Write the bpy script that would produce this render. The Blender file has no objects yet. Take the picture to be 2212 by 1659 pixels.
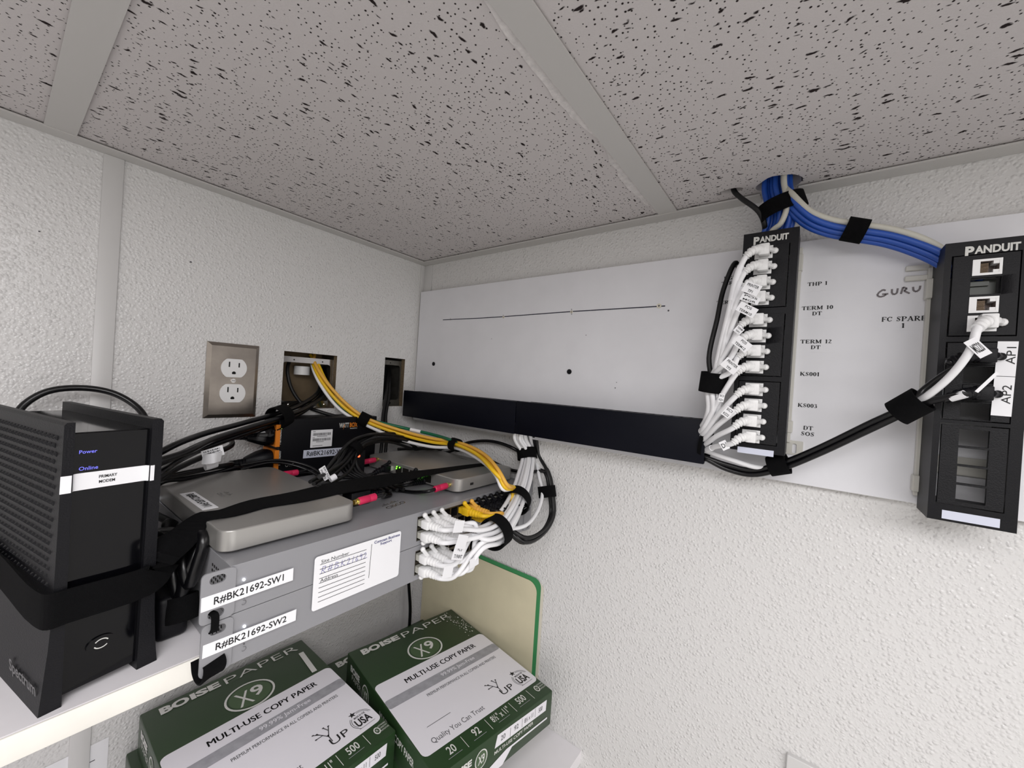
import bpy, bmesh, math, random
from mathutils import Vector as V, Matrix as MX
random.seed(7)
SC = bpy.context.scene
COL = SC.collection
ZC = 2.15                      # height of the camera above the floor; heights below are written relative to it
# camera axes (right, down, forward) in the room: x along the left wall, y towards it, z up
RT = ((0.60094357, -0.79674526, 0.06374812), (0.03442388, -0.0538828, -0.99795373), (0.79854983, 0.60190833, -0.00495346))
FPX = 848.525
CX, CY = 1106.0, 829.5
WA, WB, CEIL = 0.719, 0.593, 0.254   # left wall plane y, right wall plane x, ceiling

def ray(px, py):
    a, b = (px - CX) / FPX, (py - CY) / FPX
    return V(tuple(a * RT[0][i] + b * RT[1][i] + RT[2][i] for i in range(3)))

def U(px, py, ax, v):          # where a line of sight meets the plane (axis ax = v)
    d = ray(px, py)
    return d * (v / d[ax])

# ------------------------------------------------------------------ materials
def lin(c):
    return tuple(((x / 255) / 12.92 if x / 255 <= 0.04045 else ((x / 255 + 0.055) / 1.055) ** 2.4) for x in c)

MATS = {}
def mat(name, rgb, rough=0.5, metal=0.0, noise=0.0, nscale=60, bump=0.0, bscale=400, emit=None, estr=0.0, spec=0.5, coat=0.0, trans=0.0):
    m = bpy.data.materials.new(name); m.use_nodes = True
    nt = m.node_tree; b = nt.nodes['Principled BSDF']
    c = lin(rgb) + (1,)
    b.inputs['Base Color'].default_value = c
    b.inputs['Roughness'].default_value = rough
    b.inputs['Metallic'].default_value = metal
    b.inputs['Specular IOR Level'].default_value = spec
    if coat: b.inputs['Coat Weight'].default_value = coat; b.inputs['Coat Roughness'].default_value = 0.08
    if trans: b.inputs['Transmission Weight'].default_value = trans
    if emit:
        b.inputs['Emission Color'].default_value = lin(emit) + (1,); b.inputs['Emission Strength'].default_value = estr
    tc = nt.nodes.new('ShaderNodeTexCoord')
    if noise:
        n = nt.nodes.new('ShaderNodeTexNoise'); n.inputs['Scale'].default_value = nscale; n.inputs['Detail'].default_value = 5
        nt.links.new(tc.outputs['Object'], n.inputs['Vector'])
        r = nt.nodes.new('ShaderNodeValToRGB')
        r.color_ramp.elements[0].position = 0.3; r.color_ramp.elements[1].position = 0.7
        r.color_ramp.elements[0].color = tuple(max(0, x * (1 - noise)) for x in c[:3]) + (1,)
        r.color_ramp.elements[1].color = tuple(min(1, x * (1 + noise)) for x in c[:3]) + (1,)
        nt.links.new(n.outputs['Fac'], r.inputs['Fac']); nt.links.new(r.outputs['Color'], b.inputs['Base Color'])
    if bump:
        n = nt.nodes.new('ShaderNodeTexNoise'); n.inputs['Scale'].default_value = bscale; n.inputs['Detail'].default_value = 3
        nt.links.new(tc.outputs['Object'], n.inputs['Vector'])
        bp = nt.nodes.new('ShaderNodeBump'); bp.inputs['Strength'].default_value = bump; bp.inputs['Distance'].default_value = 0.001
        nt.links.new(n.outputs['Fac'], bp.inputs['Height']); nt.links.new(bp.outputs['Normal'], b.inputs['Normal'])
    MATS[name] = m
    return m

def frp(name, rgb):            # pebbled fibreglass wall panel
    m = mat(name, rgb, 0.21, spec=0.5)
    nt = m.node_tree; b = nt.nodes['Principled BSDF']
    tc = nt.nodes.new('ShaderNodeTexCoord')
    hs = []
    for scale, lo, hi, amp in ((250, 0.05, 0.68, 1.0), (400, 0.04, 0.55, 0.35)):
        v = nt.nodes.new('ShaderNodeTexVoronoi'); v.inputs['Scale'].default_value = scale
        nt.links.new(tc.outputs['Object'], v.inputs['Vector'])
        sp = nt.nodes.new('ShaderNodeSeparateColor'); nt.links.new(v.outputs['Color'], sp.inputs[0])
        r = nt.nodes.new('ShaderNodeMapRange'); r.interpolation_type = 'SMOOTHSTEP'
        r.inputs['From Min'].default_value = lo; r.inputs['From Max'].default_value = hi
        r.inputs['To Min'].default_value = amp; r.inputs['To Max'].default_value = 0
        nt.links.new(v.outputs['Distance'], r.inputs['Value'])
        mu = nt.nodes.new('ShaderNodeMath'); mu.operation = 'MULTIPLY'
        rg = nt.nodes.new('ShaderNodeMapRange'); rg.inputs['To Min'].default_value = 0.45; nt.links.new(sp.outputs[0], rg.inputs['Value'])
        nt.links.new(r.outputs['Result'], mu.inputs[0]); nt.links.new(rg.outputs['Result'], mu.inputs[1])
        hs.append(mu)
    ad = nt.nodes.new('ShaderNodeMath'); ad.operation = 'ADD'
    nt.links.new(hs[0].outputs[0], ad.inputs[0]); nt.links.new(hs[1].outputs[0], ad.inputs[1])
    bp = nt.nodes.new('ShaderNodeBump'); bp.inputs['Strength'].default_value = 1.0; bp.inputs['Distance'].default_value = 0.0008
    nt.links.new(ad.outputs[0], bp.inputs['Height']); nt.links.new(bp.outputs['Normal'], b.inputs['Normal'])
    return m

def tile_mat(name, rgb, ang):  # mineral fibre tile: pin holes and long worm-like fissures
    m = mat(name, rgb, 0.95, spec=0.1)
    nt = m.node_tree; b = nt.nodes['Principled BSDF']; L = nt.links.new
    def N(t): return nt.nodes.new(t)
    tc = N('ShaderNodeTexCoord')
    def math_(op, a, bb=None, cl=False):
        n = N('ShaderNodeMath'); n.operation = op; n.use_clamp = cl
        for i, x in enumerate((a, bb)):
            if x is None: continue
            if isinstance(x, (int, float)): n.inputs[i].default_value = x
            else: L(x, n.inputs[i])
        return n.outputs[0]
    def pits(scale, stretch, r0, rv, keep, rot, warp, seed):
        mp = N('ShaderNodeMapping'); mp.inputs['Rotation'].default_value = (0, 0, rot); mp.inputs['Location'].default_value = (seed, seed * 1.7, 0)
        L(tc.outputs['Object'], mp.inputs['Vector'])
        nz = N('ShaderNodeTexNoise'); nz.inputs['Scale'].default_value = 120; nz.inputs['Detail'].default_value = 3
        L(tc.outputs['Object'], nz.inputs['Vector'])
        sub = N('ShaderNodeVectorMath'); sub.operation = 'SUBTRACT'; sub.inputs[1].default_value = (0.5, 0.5, 0.5); L(nz.outputs['Color'], sub.inputs[0])
        sc = N('ShaderNodeVectorMath'); sc.operation = 'SCALE'; sc.inputs['Scale'].default_value = warp; L(sub.outputs[0], sc.inputs[0])
        ad = N('ShaderNodeVectorMath'); ad.operation = 'ADD'; L(mp.outputs[0], ad.inputs[0]); L(sc.outputs[0], ad.inputs[1])
        m2 = N('ShaderNodeMapping'); m2.inputs['Scale'].default_value = (1 / stretch, 1, 0); L(ad.outputs[0], m2.inputs['Vector'])
        v = N('ShaderNodeTexVoronoi'); v.voronoi_dimensions = '2D'; v.inputs['Scale'].default_value = scale; L(m2.outputs[0], v.inputs['Vector'])
        sp = N('ShaderNodeSeparateColor'); L(v.outputs['Color'], sp.inputs[0])
        rad = math_('ADD', math_('MULTIPLY', sp.outputs[0], rv), r0)
        on = math_('LESS_THAN', sp.outputs[1], keep)
        rad = math_('MULTIPLY', rad, on)
        d = math_('SUBTRACT', rad, v.outputs['Distance'])
        return math_('MULTIPLY', d, 14.0, True)
    a = pits(195, 1.0, 0.09, 0.11, 0.66, ang, 0.001, 0.0)
    c = pits(140, 2.9, 0.06, 0.17, 0.27, ang, 0.0055, 3.3)
    e = pits(105, 2.1, 0.06, 0.14, 0.2, ang + 0.35, 0.009, 7.1)
    h = math_('MAXIMUM', math_('MAXIMUM', a, c), e)
    mix = N('ShaderNodeMixRGB'); mix.inputs['Color1'].default_value = lin(rgb) + (1,); mix.inputs['Color2'].default_value = lin((48, 41, 41)) + (1,)
    L(h, mix.inputs['Fac']); L(mix.outputs[0], b.inputs['Base Color'])
    n = N('ShaderNodeTexNoise'); n.inputs['Scale'].default_value = 700; L(tc.outputs['Object'], n.inputs['Vector'])
    hh = math_('SUBTRACT', math_('MULTIPLY', n.outputs['Fac'], 0.25), h)
    bp = N('ShaderNodeBump'); bp.inputs['Strength'].default_value = 0.55; bp.inputs['Distance'].default_value = 0.0012
    L(hh, bp.inputs['Height']); L(bp.outputs['Normal'], b.inputs['Normal'])
    return m

FRP = frp('pebbled wall panel', (226, 225, 224))
TILE_A = tile_mat('fissured ceiling tile', (214, 209, 208), 0.05)
TILE_B = tile_mat('fissured ceiling tile across', (214, 209, 208), 1.45)
TBAR = mat('painted grid steel', (205, 203, 200), 0.5)
TRIM = mat('vinyl trim', (216, 215, 214), 0.35)
GYP = mat('cut gypsum edge', (120, 104, 82), 0.9, noise=0.3, nscale=300)
PAINT = mat('plain white paint', (225, 224, 220), 0.7, bump=0.1, bscale=80)
FLOORM = mat('grey vinyl floor', (190, 188, 186), 0.5, noise=0.1, nscale=20)
BOARD = mat('white melamine board', (232, 232, 236), 0.45, noise=0.02, nscale=25, bump=0.06, bscale=120)
BOARDEDGE = mat('board edge', (150, 146, 138), 0.8)
MELA = mat('white melamine shelf', (240, 237, 240), 0.4, noise=0.05, nscale=14)
BAND = mat('shelf edge band', (246, 243, 235), 0.45, noise=0.04, nscale=30)
BLK = mat('black plastic', (12, 12, 17), 0.45, bump=0.15, bscale=1500, spec=0.25)
BLKD = mat('matt black plastic', (11, 11, 16), 0.5, bump=0.3, bscale=900, spec=0.3)
BLKG = mat('glossy black plastic', (7, 7, 10), 0.08, spec=0.3)
VEL = mat('black hook and loop fabric', (9, 9, 11), 0.95, bump=0.8, bscale=2500, spec=0.15)
CBLK = mat('black cable jacket', (9, 9, 12), 0.28)
CBLKM = mat('matt black cable jacket', (11, 11, 13), 0.5)
CWHT = mat('white cable jacket', (244, 244, 246), 0.42)
CIVO = mat('off white cable jacket', (205, 203, 192), 0.45)
CBLU = mat('blue cable jacket', (38, 84, 178), 0.38)
CYEL = mat('yellow cable jacket', (246, 199, 32), 0.4)
CORA = mat('amber cable jacket', (240, 184, 78), 0.4)
CGRN = mat('green cable jacket', (12, 104, 70), 0.4)
WPL = mat('white plastic', (242, 242, 242), 0.35)
IVO = mat('off white plastic', (214, 212, 204), 0.4)
CLEAR = mat('clear plug plastic', (215, 214, 205), 0.15, trans=0.3)
PAPER = mat('white label', (246, 246, 249), 0.5)
LABELB = mat('pale label', (214, 218, 234), 0.5)
INK = mat('black print', (20, 20, 22), 0.6)
INKB = mat('navy print', (34, 32, 110), 0.6)
INKP = mat('violet pen ink', (122, 118, 176), 0.6)
INKG = mat('grey print', (90, 88, 92), 0.6)
PENC = mat('marker line', (44, 44, 60), 0.7)
GURM = mat('grey marker', (128, 122, 124), 0.7)
STEEL = mat('brushed stainless steel', (168, 160, 152), 0.33, 1.0, noise=0.12, nscale=40)
ZINC = mat('galvanised steel', (120, 118, 112), 0.45, 0.8, noise=0.2, nscale=60)
CHROME = mat('bright metal', (210, 208, 205), 0.15, 1.0)
GOLD = mat('gold plated metal', (226, 200, 120), 0.2, 1.0)
SWG = mat('grey powder coat', (150, 150, 154), 0.42, 0.15, bump=0.08, bscale=1800)
SLABG = mat('satin grey metal', (172, 170, 167), 0.36, 0.6)
ORNG = mat('orange plastic', (228, 130, 30), 0.45)
PINK = mat('raspberry sleeve', (208, 34, 84), 0.45)
DARK = mat('dark cavity', (14, 13, 12), 0.9)
TANM = mat('brown cavity board', (116, 100, 78), 0.9, noise=0.15, nscale=40)
PORT = mat('dark port cavity', (20, 18, 16), 0.5)
PORTM = mat('port cage metal', (84, 78, 68), 0.4, 0.8)
LEDG = mat('green indicator', (120, 255, 60), emit=(110, 255, 50), estr=5)
LEDR = mat('red indicator', (255, 90, 60), emit=(255, 70, 40), estr=6)
LEDW = mat('white indicator', (255, 255, 255), emit=(240, 245, 255), estr=4)
LEDY = mat('pale green indicator', (220, 255, 120), emit=(210, 255, 120), estr=4)
LITB = mat('blue lit lettering', (110, 110, 220), emit=(96, 98, 205), estr=0.9)
RGRN = mat('green wrapper', (38, 62, 34), 0.33, spec=0.4)
RGR2 = mat('mid green wrapper glow', (70, 92, 62), 0.33, spec=0.4)
RWHT = mat('white wrapper', (232, 230, 236), 0.4)
RSIL = mat('silver wrapper print', (160, 160, 166), 0.35, noise=0.12, nscale=120)
RLET = mat('pale wrapper print', (216, 216, 212), 0.4)
MANI = mat('manila card', (214, 206, 176), 0.8, noise=0.05, nscale=18)
FGRN = mat('green card', (58, 138, 84), 0.7)
CREAM = mat('cream paper', (222, 216, 200), 0.8)
GLOW = mat('lamp diffuser', (255, 255, 255), emit=(255, 250, 247), estr=1.0)

# ------------------------------------------------------------------ object helpers
WMX = {}
def thing(name, label, cat, loc, rotz=0.0, group=None):
    o = bpy.data.objects.new(name, None); COL.objects.link(o)
    o.empty_display_size = 0.02
    o.location = loc; o.rotation_euler = (0, 0, rotz)
    o['label'] = label; o['category'] = cat
    if group: o['group'] = group
    WMX[o] = MX.Translation(V(loc)) @ MX.Rotation(rotz, 4, 'Z')
    return o

def obj(name, bm, mats, parent=None, label=None, cat=None, group=None, kind=None, ang=38, bevel=0, at=None):
    if not isinstance(mats, (list, tuple)): mats = [mats]
    bmesh.ops.recalc_face_normals(bm, faces=bm.faces[:])
    loc = None
    if parent is not None:
        bm.transform(WMX[parent].inverted())
    else:
        if at is not None: loc = V(at)
        else:
            co = [v.co for v in bm.verts]
            loc = V(((min(c.x for c in co) + max(c.x for c in co)) / 2, (min(c.y for c in co) + max(c.y for c in co)) / 2, min(c.z for c in co)))
        bm.transform(MX.Translation(-loc))
    me = bpy.data.meshes.new(name)
    bm.to_mesh(me); bm.free()
    for m in mats: me.materials.append(m)
    for p in me.polygons: p.use_smooth = True
    me.set_sharp_from_angle(angle=math.radians(ang))
    o = bpy.data.objects.new(name, me); COL.objects.link(o)
    if parent is not None:
        o.parent = parent; WMX[o] = WMX[parent].copy()
    else:
        o.location = loc; WMX[o] = MX.Translation(loc)
    if bevel:
        b = o.modifiers.new('edge', 'BEVEL'); b.width = bevel; b.segments = 2; b.limit_method = 'ANGLE'; b.angle_limit = math.radians(50)
    if label: o['label'] = label
    if cat: o['category'] = cat
    if group: o['group'] = group
    if kind: o['kind'] = kind
    return o

def B(): return bmesh.new()
def frame(o, u, v):
    u = V(u).normalized(); v = V(v); n = u.cross(v).normalized(); v = n.cross(u)
    m = MX((u, v, n)).transposed().to_4x4(); m.translation = V(o); return m
def FA(o): return frame(o, (1, 0, 0), (0, 0, 1))     # faces the room from the left wall
def FB(o): return frame(o, (0, -1, 0), (0, 0, 1))    # faces the room from the right wall
def FT(o): return frame(o, (1, 0, 0), (0, 1, 0))     # faces up
I4 = MX.Identity(4)

def box(bm, x0, x1, y0, y1, z0, z1, mi=0, M=I4, bev=0, seg=2):
    vs = [bm.verts.new(M @ V(c)) for c in ((x0, y0, z0), (x1, y0, z0), (x1, y1, z0), (x0, y1, z0), (x0, y0, z1), (x1, y0, z1), (x1, y1, z1), (x0, y1, z1))]
    fs = [bm.faces.new([vs[i] for i in q]) for q in ((3, 2, 1, 0), (4, 5, 6, 7), (0, 1, 5, 4), (1, 2, 6, 5), (2, 3, 7, 6), (3, 0, 4, 7))]
    for f in fs: f.material_index = mi
    if bev:
        es = list({e for f in fs for e in f.edges})
        bmesh.ops.bevel(bm, geom=es, offset=bev, segments=seg, affect='EDGES', profile=0.5)

def prism(bm, pts, w0, w1, M=I4, mi=0, holes=(), mside=None):
    loops = [pts] + list(holes)
    top, bot = [], []
    for lp in loops:
        top.append([bm.verts.new(M @ V((p[0], p[1], w1))) for p in lp])
        bot.append([bm.verts.new(M @ V((p[0], p[1], w0))) for p in lp])
    ms = mi if mside is None else mside
    for a, b in zip(top, bot):
        n = len(a)
        for i in range(n):
            f = bm.faces.new((a[i], a[(i + 1) % n], b[(i + 1) % n], b[i])); f.material_index = ms
    for side in (top, bot):
        if len(loops) == 1:
            f = bm.faces.new(side[0]); f.material_index = mi
        else:
            es = []
            for lp in side:
                n = len(lp)
                es += [bm.edges.get((lp[i], lp[(i + 1) % n])) for i in range(n)]
            r = bmesh.ops.triangle_fill(bm, edges=es, use_beauty=True)
            for g in r['geom']:
                if isinstance(g, bmesh.types.BMFace): g.material_index = mi

def rr(x0, x1, y0, y1, r, n=4):
    out = []
    for cx, cy, a0 in ((x1 - r, y1 - r, 0), (x0 + r, y1 - r, 90), (x0 + r, y0 + r, 180), (x1 - r, y0 + r, 270)):
        for k in range(n + 1):
            a = math.radians(a0 + 90 * k / n); out.append((cx + r * math.cos(a), cy + r * math.sin(a)))
    return out
def circ(cx, cy, r, n=16, ry=None, a0=0):
    ry = ry or r
    return [(cx + r * math.cos(a0 + 2 * math.pi * k / n), cy + ry * math.sin(a0 + 2 * math.pi * k / n)) for k in range(n)]

def slab(bm, u0, u1, v0, v1, t, holes, M, mi=0, min_=0, mback=None):   # plate with rectangular through holes, front at w = 0
    us = sorted({u0, u1} | {h[0] for h in holes} | {h[1] for h in holes})
    vs = sorted({v0, v1} | {h[2] for h in holes} | {h[3] for h in holes})
    def hole(i, j):
        if i < 0 or j < 0 or i >= len(us) - 1 or j >= len(vs) - 1: return 1
        cu, cv = (us[i] + us[i + 1]) / 2, (vs[j] + vs[j + 1]) / 2
        return 2 if any(h[0] < cu < h[1] and h[2] < cv < h[3] for h in holes) else 0
    cache = {}
    def vt(i, j, w):
        k = (i, j, w)
        if k not in cache: cache[k] = bm.verts.new(M @ V((us[i], vs[j], -t if w else 0)))
        return cache[k]
    for i in range(len(us) - 1):
        for j in range(len(vs) - 1):
            if hole(i, j): continue
            f = bm.faces.new((vt(i, j, 0), vt(i + 1, j, 0), vt(i + 1, j + 1, 0), vt(i, j + 1, 0))); f.material_index = mi
            f = bm.faces.new((vt(i, j + 1, 1), vt(i + 1, j + 1, 1), vt(i + 1, j, 1), vt(i, j, 1))); f.material_index = mi if mback is None else mback
            for di, dj, a, b in ((-1, 0, (i, j + 1), (i, j)), (1, 0, (i + 1, j), (i + 1, j + 1)), (0, -1, (i, j), (i + 1, j)), (0, 1, (i + 1, j + 1), (i, j + 1))):
                h = hole(i + di, j + dj)
                if h:
                    f = bm.faces.new((vt(*a, 0), vt(*a, 1), vt(*b, 1), vt(*b, 0))); f.material_index = min_ if h == 2 else mi

def crom(pts, n=6):            # Catmull-Rom through the points
    pts = [V(p) for p in pts]
    if len(pts) < 3: return pts
    P = [pts[0] * 2 - pts[1]] + pts + [pts[-1] * 2 - pts[-2]]
    out = []
    for i in range(1, len(P) - 2):
        a, b, c, d = P[i - 1], P[i], P[i + 1], P[i + 2]
        t1 = max((b - a).length, 1e-6) ** 0.5; t2 = max((c - b).length, 1e-6) ** 0.5; t3 = max((d - c).length, 1e-6) ** 0.5
        m1 = ((b - a) / t1 - (c - a) / (t1 + t2) + (c - b) / t2) * t2
        m2 = ((c - b) / t2 - (d - b) / (t2 + t3) + (d - c) / t3) * t2
        for k in range(n):
            t = k / n
            out.append(b * (2 * t**3 - 3 * t**2 + 1) + m1 * (t**3 - 2 * t**2 + t) + c * (-2 * t**3 + 3 * t**2) + m2 * (t**3 - t**2))
    out.append(pts[-1])
    return out

def frames(pts):
    T = []
    for i in range(len(pts)):
        d = pts[min(i + 1, len(pts) - 1)] - pts[max(i - 1, 0)]
        T.append(d.normalized() if d.length > 1e-9 else V((0, 0, 1)))
    ref = V((0, 0, 1)) if abs(T[0].z) < 0.8 else V((0, 1, 0))
    n = (ref - T[0] * ref.dot(T[0])).normalized()
    out = []
    for t in T:
        n = (n - t * n.dot(t)); n = n.normalized() if n.length > 1e-6 else t.orthogonal().normalized()
        out.append((t, n, t.cross(n)))
    return out

def tube(bm, pts, r, seg=10, mi=0, cap=True, closed=False):
    fr = frames(pts); rings = []
    for i, (p, (t, n, b)) in enumerate(zip(pts, fr)):
        rad = r[i] if isinstance(r, (list, tuple)) else r
        rings.append([bm.verts.new(p + (n * math.cos(2 * math.pi * k / seg) + b * math.sin(2 * math.pi * k / seg)) * rad) for k in range(seg)])
    for a, b in zip(rings, rings[1:]):
        for k in range(seg):
            f = bm.faces.new((a[k], a[(k + 1) % seg], b[(k + 1) % seg], b[k])); f.material_index = mi
    if cap:
        for q in (rings[0][::-1], rings[-1]):
            f = bm.faces.new(q); f.material_index = mi

def cyl(bm, p0, p1, r, seg=16, mi=0, r1=None):
    tube(bm, [V(p0), V(p1)], [r, r if r1 is None else r1], seg, mi)

def ribbon(bm, pts, wid, w, t, mi=0):   # flat strap: pts centre line, wid width directions
    rows = []
    fr = frames(pts)
    for p, d, (tt, _, _) in zip(pts, wid, fr):
        d = V(d); d = (d - tt * d.dot(tt)).normalized(); n = tt.cross(d)
        rows.append([bm.verts.new(p + d * s * w / 2 + n * q * t / 2) for s, q in ((-1, -1), (1, -1), (1, 1), (-1, 1))])
    for a, b in zip(rows, rows[1:]):
        for k in range(4):
            f = bm.faces.new((a[k], a[(k + 1) % 4], b[(k + 1) % 4], b[k])); f.material_index = mi
    for q in (rows[0][::-1], rows[-1]):
        f = bm.faces.new(q); f.material_index = mi

TXT = {}
def glyphs(s, off):
    k = (s, off)
    if k not in TXT:
        cu = bpy.data.curves.new('t', 'FONT'); cu.body = s; cu.size = 1; cu.offset = off; cu.resolution_u = 3
        cu.fill_mode = 'FRONT'
        o = bpy.data.objects.new('t', cu); COL.objects.link(o)
        dg = bpy.context.evaluated_depsgraph_get(); dg.update()
        me = bpy.data.meshes.new_from_object(o.evaluated_get(dg))
        vs = [v.co.copy() for v in me.vertices]; fs = [tuple(p.vertices) for p in me.polygons]
        bpy.data.objects.remove(o); bpy.data.curves.remove(cu); bpy.data.meshes.remove(me)
        x0 = min(v.x for v in vs); x1 = max(v.x for v in vs); y0 = min(v.y for v in vs); y1 = max(v.y for v in vs)
        TXT[k] = (vs, fs, x0, x1, y0, y1)
    return TXT[k]

def text(bm, s, cx, cy, w, h, M, mi=1, off=0.0, lift=0.00025):   # lettering fitted into w x h (either may be None), centred
    vs, fs, x0, x1, y0, y1 = glyphs(s, off)
    sx = w / (x1 - x0) if w else None; sy = h / (y1 - y0) if h else None
    sx = sx or sy; sy = sy or sx
    nv = [bm.verts.new(M @ V((cx + (v.x - (x0 + x1) / 2) * sx, cy + (v.y - (y0 + y1) / 2) * sy, lift))) for v in vs]
    for f in fs:
        try:
            q = bm.faces.new([nv[i] for i in f]); q.material_index = mi
        except ValueError: pass

def line(bm, p, q, w, M, mi=1, lift=0.00025):
    a, b = V((p[0], p[1], 0)), V((q[0], q[1], 0)); d = (b - a); d = d.normalized() if d.length else V((1, 0, 0)); n = V((-d.y, d.x, 0)) * w / 2
    vs = [bm.verts.new(M @ (c + V((0, 0, lift)))) for c in (a - n, b - n, b + n, a + n)]
    bm.faces.new(vs).material_index = mi
def poly(bm, pts, M, mi=1, lift=0.00025):
    bm.faces.new([bm.verts.new(M @ V((p[0], p[1], lift))) for p in pts]).material_index = mi
def strokes(bm, sts, cx, cy, w, h, M, mi=1, sw=0.0006, lift=0.00025):
    xs = [p[0] for s in sts for p in s]; ys = [p[1] for s in sts for p in s]
    sx = w / (max(xs) - min(xs)); sy = h / (max(ys) - min(ys))
    mx, my = (max(xs) + min(xs)) / 2, (max(ys) + min(ys)) / 2
    for s in sts:
        q = [(cx + (p[0] - mx) * sx, cy + (p[1] - my) * sy) for p in s]
        for a, b in zip(q, q[1:]): line(bm, a, b, sw, M, mi, lift)

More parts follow.
